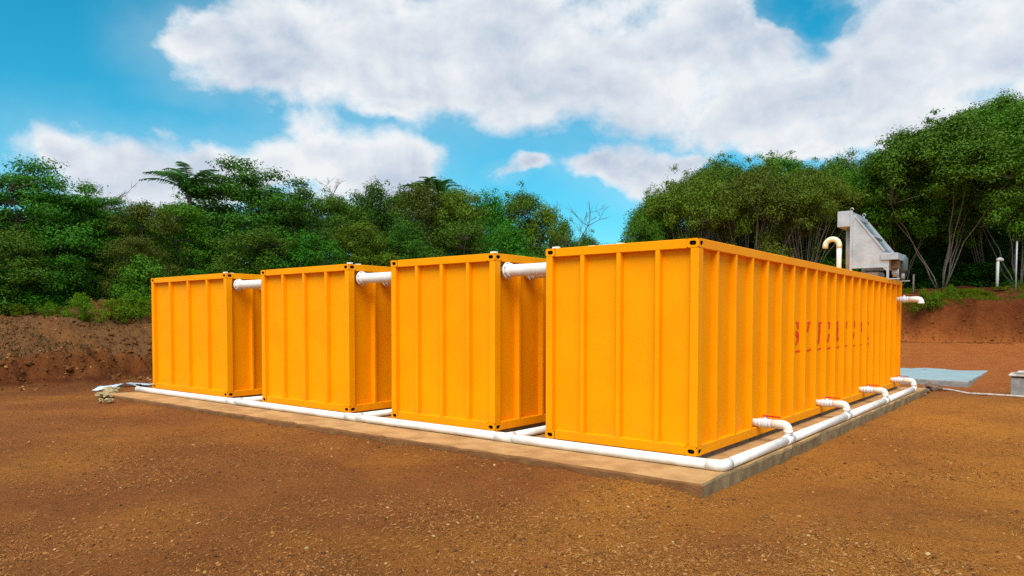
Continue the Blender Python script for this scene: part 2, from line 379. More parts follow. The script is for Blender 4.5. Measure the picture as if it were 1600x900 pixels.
# ------------------------------------------------------------------ ground
SL = dict(x0=-15.28, x1=0.57, y0=-1.12, y1=13.75, top=-0.08)
def terrain(x, y):
    x = np.asarray(x, float); y = np.asarray(y, float)
    z = -0.25 + 0.05 * fbm(x, y, 0.25, 3) + 0.045 * fbm(x, y, 1.3, 5, 0.6) + 0.014 * fbm(x, y, 5.0, 3, 0.6)
    z = z + 0.035 * np.clip(y - 18, 0, 22)
    wx = 1.6 * fbm(x, y, 0.12, 3)
    yb = 40.0 + wx + 0.5 * fbm(x, y, 0.7, 3, 0.5); t = sstep(0, 1.5, y - yb)
    top = 3.0 + 0.26 * np.clip(y - 41.6, 0, 3.2) + 0.16 * fbm(x, y, 0.5, 4)
    zb = z * (1 - t) + top * t + 0.22 * fbm(x, y, 0.9, 5, 0.6) * sstep(0, 1.0, y - yb)
    zb = zb + 0.13 * np.clip(y - 62, 0, 90)
    d = (-20.9 - 0.10 * y) - x + 2.2 * fbm(x, y, 0.32, 5, 0.55)
    zl = z + (0.72 + 0.35 * fbm(x, y, 0.2, 2)) * sstep(0, 1.3, d) + (1.22 + 0.17 * np.clip(y, -2, 9) + 0.03 * np.clip(y - 9, 0, 30)) * sstep(0.5, 8.5, d) + 0.40 * fbm(x, y, 0.9, 6, 0.70) * sstep(0, 1.0, d) + 0.09 * np.clip(d - 22, 0, 80)
    z = np.maximum(zb, np.where(d > 0, zl, z))
    berm = 0.085 * sstep(-2.1, SL['y0'] - 0.02, y) * sstep(0.9, -0.6, x) * sstep(-15.9, -15.0, x)
    z = z + berm * (y < 0.5)
    under = (x > SL['x0'] + 0.03) & (x < SL['x1'] - 0.02) & (y > SL['y0'] + 0.02) & (y < SL['y1'] - 0.03)
    side = sstep(1.3, 0.6, x) * (x > 0.5) * (y > -1.2) * (y < 13.9)
    z = np.where(side > 0, z * (1 - side) + (-0.255 + 0.02 * fbm(x, y, 3.0, 3)) * side, z)
    return np.where(under, -0.32, z)

def axis(parts):
    a = [np.arange(lo, hi, st) for lo, hi, st in parts]; return np.unique(np.round(np.concatenate(a + [[parts[-1][1]]]), 4))
def far(lo, hi, n, p=2.0): return lo + (hi - lo) * np.linspace(0, 1, n) ** p
gx = np.concatenate([-31 - far(0, 470, 26)[::-1][:-1], axis([(-31, -20, 0.10), (-20, -9, 0.12), (-9, 6, 0.065)]), 6 + far(0, 480, 34)[1:]])
gy = np.concatenate([-9 - far(0, 300, 20)[::-1][:-1], axis([(-9, 1, 0.065), (1, 13, 0.12), (13, 38, 0.22), (38, 46, 0.12)]), 46 + far(0, 470, 30)[1:]])
X, Y = np.meshgrid(gx, gy, indexing='ij'); Z = terrain(X, Y)
nx, ny = X.shape
I = np.arange(nx * ny).reshape(nx, ny)
Fg = np.stack([I[:-1, :-1], I[1:, :-1], I[1:, 1:], I[:-1, 1:]], -1).reshape(-1, 4)
d_ = (-20.9 - 0.10 * Y) - X + 2.2 * fbm(X, Y, 0.32, 5, 0.55)
red = sstep(0.1, 0.35, d_) * sstep(1.9, 0.7, d_) * 0.5 + 0.85 * sstep(39.5, 41, Y) + 0.35 * sstep(-4, 0, d_) * (d_ < 0.4)
red = np.clip(red + 0.25 * fbm(X, Y, 0.4, 3), 0, 1) * (red > 0.02)
orange = np.clip(sstep(13.5, 18, Y) * sstep(41.5, 39.5, Y) * 0.9, 0, 1)
ochre = np.clip(sstep(-2.5, 2.5, X + 0.35 * Y + 2.0 * fbm(X, Y, 0.3, 3)) * 0.75 * sstep(16, 12, Y) + 0.75 * fbm(X, Y, 0.55, 4), 0, 1)
humus = np.clip(sstep(0.9, 2.0, d_) + 0.5 * fbm(X, Y, 0.7, 4) * (d_ > 0.9), 0, 1)
g_me = np_mesh('ground', np.stack([X, Y, Z], -1).reshape(-1, 3), Fg, M['soil'], dict(red=red.ravel(), orange=orange.ravel(), ochre=ochre.ravel(), humus=humus.ravel()), True)
tag(link('ground', g_me), kind='structure')

# ------------------------------------------------------------------ concrete slab under the containers and the plinths that carry them
def rough_slab(name, x0, x1, y0, y1, z0, z1, mats, seed, amp=0.012, step=0.35):
    """slab whose top edge wanders a little and is chipped"""
    r = np.random.default_rng(seed); ring = []
    def run(ax, ay, bx, by):
        n = max(2, int(math.hypot(bx - ax, by - ay) / step))
        for i in range(n): ring.append((ax + (bx - ax) * i / n, ay + (by - ay) * i / n))
    run(x0, y0, x1, y0); run(x1, y0, x1, y1); run(x1, y1, x0, y1); run(x0, y1, x0, y0)
    nfront = max(2, int((x1 - x0) / step)); n = len(ring); cx, cy = (x0 + x1) / 2, (y0 + y1) / 2; b = MB()
    j = r.normal(0, amp, (n, 3)); vs = []
    for k, (h, ins) in enumerate(((z0, 0.0), (z1 - 0.018, 0.0), (z1, 0.016))):
        for i, (px, py) in enumerate(ring):
            sx = -1 if px > cx else 1; sy = -1 if py > cy else 1
            vs.append((px + j[i, 0] * (k > 0) + sx * ins, py + j[i, 1] * (k > 0) + sy * ins, h - (abs(j[i, 2]) * 0.5 if k == 1 else 0)))
    b.add(vs, [(k * n + i, k * n + (i + 1) % n, (k + 1) * n + (i + 1) % n, (k + 1) * n + i) for k in range(2) for i in range(n)], mi=1)
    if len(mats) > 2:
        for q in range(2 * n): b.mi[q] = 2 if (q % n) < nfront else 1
    b.f.append(tuple(range(2 * n, 3 * n))); b.sm.append(False); b.mi.append(0)
    return b.build(name, mats)
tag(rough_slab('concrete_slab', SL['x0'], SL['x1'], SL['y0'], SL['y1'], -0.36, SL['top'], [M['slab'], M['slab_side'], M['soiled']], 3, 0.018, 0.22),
    'long dusty tan concrete slab under the row of orange containers', 'slab')

# ------------------------------------------------------------------ containers
H, L, DEEP = 2.854, 13.27, 0.095            # height, length, depth of the ribs
NB = 20; PITCH_R = L / NB
RIB_W = 0.066
TOPR, BOTR = 0.125, 0.135
POST_X, POST_Y = 0.115, 0.15
CX, CY, CZ = 0.165, 0.178, 0.118            # corner casting

def casting(sx, sy, sz):
    """hollow corner casting with slotted holes in its two outer side faces; outer corner at the local origin"""
    b = MB(); X0, Y0 = -sx * CX, -sy * CY; z0, z1 = (0, CZ) if sz < 0 else (-CZ, 0)
    g = 0.003                                # stands 3 mm proud of the rails
    ox, oy = sx * g, sy * g
    def plate(org, u, v, w, h, nin, hw, hh):
        org = np.array(org, float); u = np.array(u, float); v = np.array(v, float); nin = np.array(nin, float)
        n = 20; hole = []; rim = []
        for k in range(n):
            a = 2 * math.pi * (k + 0.5) / n; c, s_ = math.cos(a), math.sin(a)
            st = (hw - hh)
            hx = math.copysign(st, c) + hh * c; hy = hh * s_
            hole.append(org + u * (w / 2 + hx) + v * (h / 2 + hy))
            q = max(abs(c) / (w / 2), abs(s_) / (h / 2)); rim.append(org + u * (w / 2 + c / q) + v * (h / 2 + s_ / q))
        back = [p + nin * 0.012 for p in hole]
        deep = [p + nin * 0.11 + (p - (org + u * w / 2 + v * h / 2)) * 0.1 for p in hole]
        b.add(rim + hole + back, [(i, (i + 1) % n, n + (i + 1) % n, n + i) for i in range(n)] + [(n + i, n + (i + 1) % n, 2 * n + (i + 1) % n, 2 * n + i) for i in range(n)])
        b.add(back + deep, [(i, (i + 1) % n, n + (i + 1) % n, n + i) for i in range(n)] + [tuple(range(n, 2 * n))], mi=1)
    lx, hx = sorted((X0, ox)); ly, hy = sorted((Y0, oy)); w, l, h = hx - lx, hy - ly, z1 - z0
    plate((lx, oy, z0), (1, 0, 0), (0, 0, 1), w, h, (0, -sy, 0), 0.050, 0.030)
    plate((ox, ly, z0), (0, 1, 0), (0, 0, 1), l, h, (-sx, 0, 0), 0.052, 0.030)
    c = [(lx, ly), (hx, ly), (hx, hy), (lx, hy)]
    for z in (z0, z1): b.add([(p[0], p[1], z) for p in c], [(0, 1, 2, 3)])
    return b
def chan(w, d, h):
    """rib: folded channel, w wide on x, standing d out of the panel towards -y, h high, with a slight taper"""
    return MB().prism([(-w / 2, 0), (-w / 2 + 0.006, -d + 0.006), (-w / 2 + 0.012, -d), (w / 2 - 0.012, -d), (w / 2 - 0.006, -d + 0.006), (w / 2, 0)], 2, 0, h)
RIBH = H - TOPR - BOTR
ME_RIB = chan(RIB_W, DEEP - 0.002, RIBH).mesh('rib', M['paint'])
ME_END_RIB = chan(0.078, DEEP - 0.002, RIBH).mesh('end_rib', M['paint'])
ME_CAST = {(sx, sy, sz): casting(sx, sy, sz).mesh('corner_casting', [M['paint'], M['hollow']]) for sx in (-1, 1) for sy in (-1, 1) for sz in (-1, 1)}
ME_POST = MB().box(-POST_X / 2, POST_X / 2, -POST_Y / 2, POST_Y / 2, CZ, H - CZ, 0.006).mesh('corner_post', M['paint'])
ME_CLAMP = MB().box(-0.055, 0.055, -0.03, 0.03, 0, 0.03, 0.004).mesh('roof_clamp', M['pvc'])

def container(x0, x1, label, clamps):
    W_ = x1 - x0; c = empty('container', ((x0 + x1) / 2, 0, 0)); h = W_ / 2
    tag(c, label, 'container', 'orange containers on the slab')
    for sx in (-1, 1):
        for sy in (-1, 1):
            yy = 0 if sy < 0 else L
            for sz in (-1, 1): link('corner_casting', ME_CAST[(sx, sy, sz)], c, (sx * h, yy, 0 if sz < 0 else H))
            link('corner_post', ME_POST, c, (sx * (h - POST_X / 2), yy - sy * POST_Y / 2, 0))
    e = 0.001
    for (z0, z1, nm) in ((H - TOPR, H, 'top_rail'), (0, BOTR, 'bottom_rail')):
        cut = 0.002
        for sy in (-1, 1):
            y0, y1 = ((0, DEEP + .02) if sy < 0 else (L - DEEP - .02, L))
            MB().box(-h + CX + cut, h - CX - cut, y0, y1, z0, z1, 0.006).build(nm, M['paint'], c)
        for sx in (-1, 1):
            a, b_ = ((-h, -h + DEEP + .02) if sx < 0 else (h - DEEP - .02, h))
            MB().box(a, b_, CY + cut, L - CY - cut, z0, z1, 0.006).build(nm, M['paint'], c)
    # thin panels set DEEP behind the outer faces
    for sy in (-1, 1):
        y = DEEP if sy < 0 else L - DEEP - 0.012
        MB().box(-h + DEEP + .001, h - DEEP - .001, y, y + 0.012, BOTR - .03, H - TOPR + .03).build('wall_panel', M['paint'], c)
    for sx in (-1, 1):
        x = h - DEEP - 0.012 if sx > 0 else -h + DEEP
        MB().box(x, x + 0.012, DEEP + .014, L - DEEP - .014, BOTR - .03, H - TOPR + .03).build('wall_panel', M['paint'], c)
    MB().box(-h + DEEP + .022, h - DEEP - .022, DEEP + .022, L - DEEP - .022, H - 0.06, H - 0.03).build('roof_panel', M['paint'], c)
    MB().box(-h + DEEP + .022, h - DEEP - .022, DEEP + .022, L - DEEP - .022, 0.03, 0.06).build('floor_panel', M['paint'], c)
    for fr in (0.263, 0.510, 0.757):
        link('rib', ME_END_RIB, c, (-h + W_ * fr, DEEP, BOTR)); link('rib', ME_END_RIB, c, (-h + W_ * fr, L - DEEP, BOTR), math.pi)
    for k in range(1, NB):
        link('rib', ME_RIB, c, (h - DEEP, k * PITCH_R, BOTR), math.pi / 2); link('rib', ME_RIB, c, (-h + DEEP, k * PITCH_R, BOTR), -math.pi / 2)
    for (fx, yy) in clamps: link('roof_clamp', ME_CLAMP, c, (-h + W_ * fx, yy, H))
    return c
BX = [(-15.08, -11.443), (-10.03, -7.08), (-5.882, -3.443), (-2.438, 0.0)]
LBL = ['orange ribbed container ending the row beside the brown earth bank',
       'orange ribbed container between the one by the earth bank and the middle of the row',
       'orange ribbed container next to the one with red writing',
       'orange ribbed container with faded red writing and drain valves on its long side']
CLP = [((0.96, .07), (0.90, .35)), ((0.985, .07), (0.93, .4)), ((0.97, .07), (0.86, .3)), ((0.06, .06), (0.27, .25), (0.48, .2))]
BOXES = [container(a, b, l, k) for (a, b), l, k in zip(BX, LBL, CLP)]
PLN = ['grey mortar plinth under the container beside the earth bank', 'grey mortar plinth under the second container from the earth bank',
       'grey mortar plinth under the container next to the one with red writing', 'grey mortar plinth under the container with red writing']
for (a, b), l in zip(BX, PLN):
    p = rough_slab('plinth', a + 0.10, b - 0.06, 0.10, L - 0.08, SL['top'] - 0.01, -0.001, [M['plinth'], M['plinth']], int(abs(a) * 7), 0.006)
    tag(p, l, 'plinth', 'plinths under the containers')

# red writing on the long side: what can be read of it, stroke by stroke, on the panels between the ribs
LIFT = [0]
def stroke_mesh(b, pts, w):
    q = [on_x(1220 + x / 10, 480 + y / 10, -DEEP + 0.004)[1:] for x, y in pts]
    for p0, p1 in zip(q[:-1], q[1:]):
        LIFT[0] = (LIFT[0] + 1) % 9
        d = p1 - p0; ln = np.linalg.norm(d) + 1e-9; d = d / ln; nrm = np.array((-d[1], d[0]))
        wy, wz = w; off = np.array((nrm[0] * wy, nrm[1] * wz)) / 2; e = d * 0.012
        vs = [p0 - e + off, p0 - e - off, p1 + e - off, p1 + e + off]
        b.add([(LIFT[0] * 0.0006, v[0], v[1]) for v in vs], [(0, 1, 2, 3)])
LET = [[((238, 232), (262, 268)), ((280, 238), (262, 268), (273, 330)), ((243, 372), (266, 410), (272, 450), (260, 530), (237, 580)), ((240, 400), (250, 450), (262, 470)), ((228, 698), (308, 682))],
       [((418, 242), (464, 240)), ((442, 246), (430, 300), (418, 372)), ((408, 677), (472, 660))],
       [((588, 246), (636, 242)), ((606, 250), (602, 400), (587, 552)), ((578, 662), (632, 642))],
       [((738, 238), (766, 246), (756, 325)), ((752, 425), (738, 535)), ((728, 646), (772, 628))],
       [((886, 226), (886, 510)), ((880, 525), (904, 490)), ((893, 330), (889, 360)), ((870, 630), (914, 613))],
       [((1018, 232), (1034, 232), (1028, 320)), ((1005, 609), (1042, 592))],
       [((1142, 230), (1158, 232), (1152, 312)), ((1146, 400), (1138, 480)), ((1135, 602), (1166, 580))],
       [((1264, 232), (1258, 300)), ((1262, 330), (1258, 380)), ((1248, 590), (1270, 574))],
       [((1366, 246), (1384, 234)), ((1372, 240), (1370, 262)), ((1364, 470), (1370, 500)), ((1366, 558), (1370, 582))]]
for i, strokes in enumerate(LET):
    b = MB()
    b2 = MB()
    for k, s_ in enumerate(strokes): stroke_mesh(b2 if k == len(strokes) - 1 else b, s_, (0.11 if i < 5 else 0.08, 0.030 if i < 5 else 0.022))
    for q, nm in ((b, 'letter'), (b2, 'underline')):
        o = q.build(nm, M['letter'], BOXES[3]); o.location = (1.219 - DEEP + 0.004, 0, 0)

# ------------------------------------------------------------------ white pipework
PR = 0.068; PZ = SL['top'] + PR
def coupling(parent, p0, p1, r, m='pvc', name='coupling'):
    p0 = np.array(p0, float); p1 = np.array(p1, float); d = p1 - p0
    MB().tube([p0, p0 + d * .04, p0 + d * .96, p1], [r - .004, r, r, r - .004], 20).build(name, M[m], parent)
def arc(c, u, v, r, a0, a1, n=7):
    c = np.array(c, float); u = np.array(u, float); v = np.array(v, float)
    return [c + r * (math.cos(a) * u + math.sin(a) * v) for a in np.linspace(a0, a1, n)]
FY, RX = -0.30, 0.47                              # axes of the front run and the side run
dp = empty('drain_pipe', (0, 0, 0)); tag(dp, 'white drain pipe lying along the front and long side of the slab', 'pipe')
gap_x = [-10.72, -6.62, -2.99]
cuts = [-15.22] + gap_x + [RX]
for a, b in zip(cuts[:-1], cuts[1:]):
    n = 6; pts = [(a + (b - a) * t, FY, PZ + 0.004 * math.sin(3 * t + a)) for t in np.linspace(0, 1, n)]
    if b == RX: pts[-1] = (RX - 0.12, FY, PZ)
    MB().tube(pts, PR, 20).build('pipe_run', M['pvc'], dp)
MB().tube([(-15.22 - .001, FY, PZ), (-15.25, FY, PZ), (-15.27, FY, PZ)], [PR + .006, PR + .006, PR * .8], 20).build('end_cap', M['pvc'], dp)
MB().tube([(RX - .20, FY, PZ)] + [(RX - .05, FY, PZ), (RX - .012, FY + .012, PZ), (RX, FY + .05, PZ)] + [(RX, FY + .20, PZ)], PR + .006, 20).build('elbow', M['pvc'], dp)
for x in gap_x:
    MB().tube([(x - .16, FY, PZ), (x + .16, FY, PZ)], PR + .007, 20).build('tee', M['pvc'], dp)
    MB().tube([(x, FY + PR * .9, PZ), (x, FY + .22, PZ)], PR * .88 + .006, 20).build('tee_branch', M['pvc'], dp)
    MB().tube([(x, FY + .05, PZ), (x, 4.0, PZ), (x, 8.0, PZ), (x, L - .4, PZ)], PR * .88, 20).build('branch_pipe', M['pvc'], dp)
VY = [2.22, 5.62, 8.98, 12.40]                    # the four drain valves along the side
VZ = 0.205
cy_ = [FY + .18] + VY
for a, b in zip(cy_[:-1], cy_[1:]): MB().tube([(RX, a, PZ), (RX, (a + b) / 2, PZ), (RX, b, PZ)], PR, 20).build('pipe_run', M['pvc'], dp)
for y in VY[:3]: MB().tube([(RX, y - .15, PZ), (RX, y + .15, PZ)], PR + .007, 20).build('tee', M['pvc'], dp)
MB().tube([(RX, VY[3] - .16, PZ), (RX, VY[3] - .03, PZ), (RX, VY[3] + .01, PZ + .02), (RX, VY[3] + .03, PZ + .06), (RX, VY[3] + .03, PZ + .1)], PR + .004, 20).build('elbow', M['pvc'], dp)

def ball_valve(name, y, z, label, group, down, x_end, r=0.062):
    """nipple out of the wall, ball valve with a red lever, then an elbow that turns down"""
    t = empty(name, (0, y, z)); tag(t, label, 'valve', group)
    xw = -DEEP - 0.004
    MB().tube([(xw, 0, 0), (0.10, 0, 0)], r * .93, 18).build('nipple', M['pvc'], t)
    MB().tube([(xw + .006, 0, 0), (xw + .03, 0, 0)], r * 1.3, 18).build('wall_collar', M['paint'], t)
    bx = [0.02, 0.025, 0.06, 0.062, 0.075, 0.12, 0.165, 0.178, 0.18, 0.215, 0.22]
    br = [r * .98, r * 1.12, r * 1.12, r * 1.02, r * 1.10, r * 1.24, r * 1.10, r * 1.02, r * 1.12, r * 1.12, r * .98]
    body = MB().tube([(q, 0, 0) for q in bx], br, 18).build('valve_body', M['valve'], t)
    MB().tube([(.12, 0, r * 1.1), (.12, 0, r * 1.55)], r * .42, 12).build('stem', M['valve'], body)
    hz = r * 1.55
    lv = MB().box(.085, .155, -.028, .028, hz, hz + .024, .006); lv.prism([(.15, hz + .004), (.16, hz + .022), (.34, hz + .016), (.36, hz + .004), (.34, hz - .002)], 1, -.016, .016)
    lv.build('lever', M['red'], t)
    rb = 0.085; xb = x_end - rb
    pts = [(.21, 0, 0), (xb, 0, 0)] + [tuple(p) for p in arc((xb, 0, -rb), (0, 0, 1), (1, 0, 0), rb, 0.2, math.pi / 2, 6)]
    MB().tube(pts, r * 1.06, 18).build('elbow', M['pvc'], t)
    MB().tube([(x_end, 0, -rb + .004), (x_end, 0, -rb - down)], r * .99, 18).build('riser', M['pvc'], t)
    MB().tube([(x_end, 0, -rb + .012), (x_end, 0, -rb - .03)], r * 1.10, 18).build('socket', M['pvc'], t)
    return t
VL = ['white drain valve with red lever closest to the front corner with red writing side', 'second white drain valve with red lever counted from the front corner of the slab',
      'third white drain valve with red lever counted from the front corner of the slab', 'last white drain valve with red lever, by the pale blue pad']
for y, l in zip(VY, VL): ball_valve('drain_valve', y, VZ, l, 'drain valves along the long side', 0.06, RX, 0.064)
ball_valve('outlet_valve', 12.92, 2.345, 'white outlet valve with red lever high on the container end, pointing at the red bank', None, 0.035, 0.52, 0.074)

def flange(parent, x, y, z, side, r=0.138):
    f = MB(); n = 28
    f.tube([(x, y, z), (x + side * .004, y, z), (x + side * .026, y, z), (x + side * .030, y, z)], [r - .004, r, r, r - .004], n)
    o = f.build('flange', M['pvc'], parent)
    MB().tube([(x + side * .03, y, z), (x + side * .09, y, z), (x + side * .10, y, z)], [.118, .112, .104], n).build('hub', M['pvc'], o)
    for k in range(8):
        a = 2 * math.pi * (k + .5) / 8; py, pz = y + .118 * math.cos(a), z + .118 * math.sin(a)
        MB().tube([(x - side * .018, py, pz), (x + side * .048, py, pz)], .0125, 6, smooth=False).build('bolt', M['bolt'], o)
names = ['container beside the earth bank', 'two containers in the middle of the row', 'container with red writing']
for gi in range(3):
    xa, xb = BX[gi][1], BX[gi + 1][0]
    for k, yy in enumerate((0.31, 0.95)):
        t = empty('connecting_pipe', (0, 0, 0))
        tag(t, '%s white flanged pipe joining %s high up' % (('front', 'rear')[k], ('the container by the earth bank to its neighbour', 'the two middle containers', 'the container with red writing to its neighbour')[gi]), 'pipe', 'flanged pipes between the containers')
        zz = 2.588
        MB().tube([(xa - DEEP - .005, yy, zz), (xa + .2, yy, zz), ((xa + xb) / 2, yy, zz - .004), (xb - .2, yy, zz), (xb + DEEP + .005, yy, zz)], .098, 28).build('pipe', M['pvc'], t)
        flange(t, xa + .012, yy, zz, 1); flange(t, xb - .012, yy, zz, -1)

# ------------------------------------------------------------------ screening machine and vent on the roof
sv = empty('screening_machine', (0, 0, H)); tag(sv, 'stainless steel sloping screen machine on legs on the container roof', 'machine')
y0, y1 = 11.6, 12.9; zb = lambda z: z - H
plate = [(-.925, zb(3.16)), (-.01, zb(3.155)), (-.01, zb(3.50)), (-.13, zb(3.545)), (-.82, zb(4.475)), (-.925, zb(4.56))]
for yy in (y0, y1 - .012): MB().prism(plate, 1, yy, yy + .012).build('side_plate', M['steel'], sv)
for yy, s_ in ((y0 - .028, 1), (y1 + .001, 1)):          # stiffening angles round the plate
    MB().box(-.945, -.885, yy, yy + .026, 0.0, zb(4.66), .004).build('post', M['steel'], sv)
    MB().box(-.884, -.02, yy, yy + .026, zb(3.14), zb(3.18), .003).build('sill_angle', M['steel'], sv)
    MB().prism([(-.82, zb(4.475)), (-.13, zb(3.545)), (-.10, zb(3.575)), (-.79, zb(4.505))], 1, yy, yy + .04).build('slope_angle', M['steel'], sv)
    r_ = MB().tube([(-.905 + .035 * math.cos(a), yy + .013, zb(4.69) + .04 * math.sin(a)) for a in np.linspace(-0.6, math.pi + .6, 12)], .011, 8); r_.build('lifting_eye', M['steel'], sv)
sc_ = MB().prism([(-.80, zb(4.42)), (-.15, zb(3.52)), (-.17, zb(3.50)), (-.82, zb(4.40))], 1, y0 + .013, y1 - .013).build('screen_panel', M['screen'], sv)
for k in (4,):
    t = (k + .5) / 9; x = -.80 + .65 * t; z = zb(4.42) - .90 * t
    big = k == 4
    MB().prism([(x - .012, z + .02), (x + .012, z - .012), (x + (.05 if big else .028), z + (.018 if big else .006)), (x + (.026 if big else .004), z + (.05 if big else .036))], 1, y0 + .014, y1 - .014).build('screen_bar' if not big else 'cross_bar', M['steel'], sv)
MB().box(-.89, -.80, y0 + .014, y1 - .014, zb(4.44), zb(4.55), .006).build('top_beam', M['steel'], sv)
MB().box(-1.265, -.948, y0 - .01, y1 - .05, zb(4.255), zb(4.665), .008).build('head_box', M['steel'], sv)
MB().tube([(-1.08, y0 + .5, zb(4.25)), (-1.08, y0 + .5, zb(3.6)), (-1.08, y0 + .5, zb(2.87) )], .085, 18).build('feed_pipe', M['galv'], sv)
MB().box(-.20, .20, y0 - .045, y1 - .3, zb(3.33), zb(3.50), .006).build('discharge_lip', M['steel'], sv)
MB().box(-.06, -.005, y0 - .03, y0 + .03, 0.0, zb(3.14), .004).build('leg', M['steel'], sv)
MB().box(-.06, -.005, y1 - .06, y1, 0.0, zb(3.14), .004).build('leg', M['steel'], sv)
MB().prism([(-.16, zb(3.145)), (-.06, zb(3.145)), (-.06, zb(3.05))], 1, y0 - .02, y0 + .004).build('gusset', M['steel'], sv)
gb = MB().box(.0, .17, y0 + .10, y0 + .48, zb(3.10), zb(3.325), .02); gb.build('gearbox', M['rust'], sv)
MB().tube([(.085, y0 + .29, zb(3.11)), (.085, y0 + .29, zb(2.98)), (.085, y0 + .29, zb(2.90))], [.085, .075, .05], 14).build('drive_neck', M['galv'], sv)
MB().box(.02, .15, y0 + .20, y0 + .40, zb(2.99), zb(3.07), .01).build('drive_bracket', M['galv'], sv)
MB().tube([(.16, y0 + .85, zb(3.05)), (.16, y0 + .85, zb(3.08)), (.16, y0 + .85, zb(3.40)), (.16, y0 + .85, zb(3.46))], [.09, .12, .12, .08], 20).build('motor', M['motor'], sv)
MB().tube([(.16, y0 + .85, zb(3.06)), (.16, y0 + .85, zb(2.87))], .05, 10).build('motor_shaft', M['galv'], sv)
MB().box(-.88, -.30, y0 + .25, y0 + .95, 0.03, 0.20, .02).build('drain_pan', M['galv'], sv)
MB().box(-.95, .25, y0 - .05, y0 + .03, -.028, -.002, .004).build('base_bar', M['galv'], sv)
MB().box(-.95, .25, y1 - .06, y1 + .02, -.028, -.002, .004).build('base_bar', M['galv'], sv)

gn = empty('vent_pipe', (-1.21, 11.6, H)); tag(gn, 'white gooseneck vent pipe with yellowed bend on the container roof', 'vent pipe')
MB().tube([(0, 0, -.03), (0, 0, .55), (0, 0, .90)], .064, 20).build('stem', M['pvc'], gn)
rr = .175
MB().tube([(0, 0, .84), (0, 0, .92)] + [tuple(p) for p in arc((-rr, 0, .92), (1, 0, 0), (0, 0, 1), rr, .15, math.pi * .98, 12)] + [(-2 * rr - .005, 0, .86)], .070, 20).build('bend', M['pvc_old'], gn)
MB().box(-.11, .11, -.11, .11, -.03, 0.0, .004).build('base_plate', M['galv'], gn)

# ------------------------------------------------------------------ pad, chamber, conduit, posts
tag(rough_slab('concrete_pad', -2.2, 1.18, 17.2, 24.6, -0.5, -0.09, [M['bluepaint'], M['greyconc']], 8, 0.01), 'pale blue painted concrete pad behind the container with red writing', 'pad')
ch = empty('inspection_chamber', (2.95, 14.75, -0.27)); tag(ch, 'grey concrete inspection chamber with stacked lid slabs at the thin white pipe', 'chamber')
MB().box(-.52, .52, -.42, .42, -.1, .54, .012).build('wall', M['greyconc'], ch)
MB().box(-.55, .55, -.45, .45, -.05, .035, .01).build('footing', M['whiteconc'], ch)
MB().box(-.50, .50, -.40, .40, .541, .575, .006).build('seal_gap', M['hollow'], ch)
MB().box(-.57, .57, -.47, .47, .576, .625, .01).build('lid', M['whiteconc'], ch)
MB().box(-.46, .50, -.38, .40, .626, .652, .008).build('lid_frame', M['greyconc'], ch)
MB().box(-.40, .45, -.33, .36, .653, .690, .01).build('lid_cover', M['whiteconc'], ch)
pts = [(.52, 15.55), (.95, 15.15), (1.45, 14.75), (1.95, 14.38), (2.40, 14.22), (3.4, 13.95), (4.6, 13.7)]
cd = MB().tube([(x, y, float(terrain(x, y)) + .028) for x, y in pts], .032, 10).build('conduit', M['whiteconc'])
tag(cd, 'thin dirty white conduit lying on the soil between slab and chamber', 'conduit')

def ground_at(px, py_guess, D0, D1):
    """point where the line of sight meets the terrain between two depths"""
    best = None
    for D in np.linspace(D0, D1, 160):
        p = at_depth(px, py_guess, D); e = p[2] - float(terrain(p[0], p[1]))
        if best is None or abs(e) < abs(best[0]): best = (e, p)
    p = best[1]; return np.array((p[0], p[1], float(terrain(p[0], p[1])))), float((p - CAM) @ FW)
def post(name, px, base, topy, r, m, label, cat, cap=False, group=None):
    p, D = ground_at(px, base, 38, 45.5); h = (base - topy) / FPX * D
    t = empty(name, tuple(p)); tag(t, label, cat, group)
    MB().tube([(0, 0, -.15), (0, 0, h * .5), (.01, 0, h)], r, 12).build('shaft', m, t)
    if cap: MB().tube([(-.02, -.02, h - .02), (.02, 0, h + .06), (.10, .03, h + .10), (.20, .06, h + .06), (.23, .07, h - .03)], r * 1.25, 12).build('bend', M['pvc'], t)
    else: MB().tube([(.01, 0, h - .01), (.01, 0, h + .02), (.01, 0, h + .03)], [r * 1.3, r * 1.3, r * .8], 12).build('cap', m, t)
post('vent_post', 1558, 447, 406, .085, M['pvc'], 'white vent post with bent top on the red bank before the trees', 'vent pipe', True)
post('fence_post', 1587, 452, 378, .045, M['galv'], 'tall thin grey steel post on the red bank beside the white vent', 'post')
post('stake', 1427, 452, 421, .05, M['palebark'], 'short pale stake standing on the bank before the dark trees', 'stake')

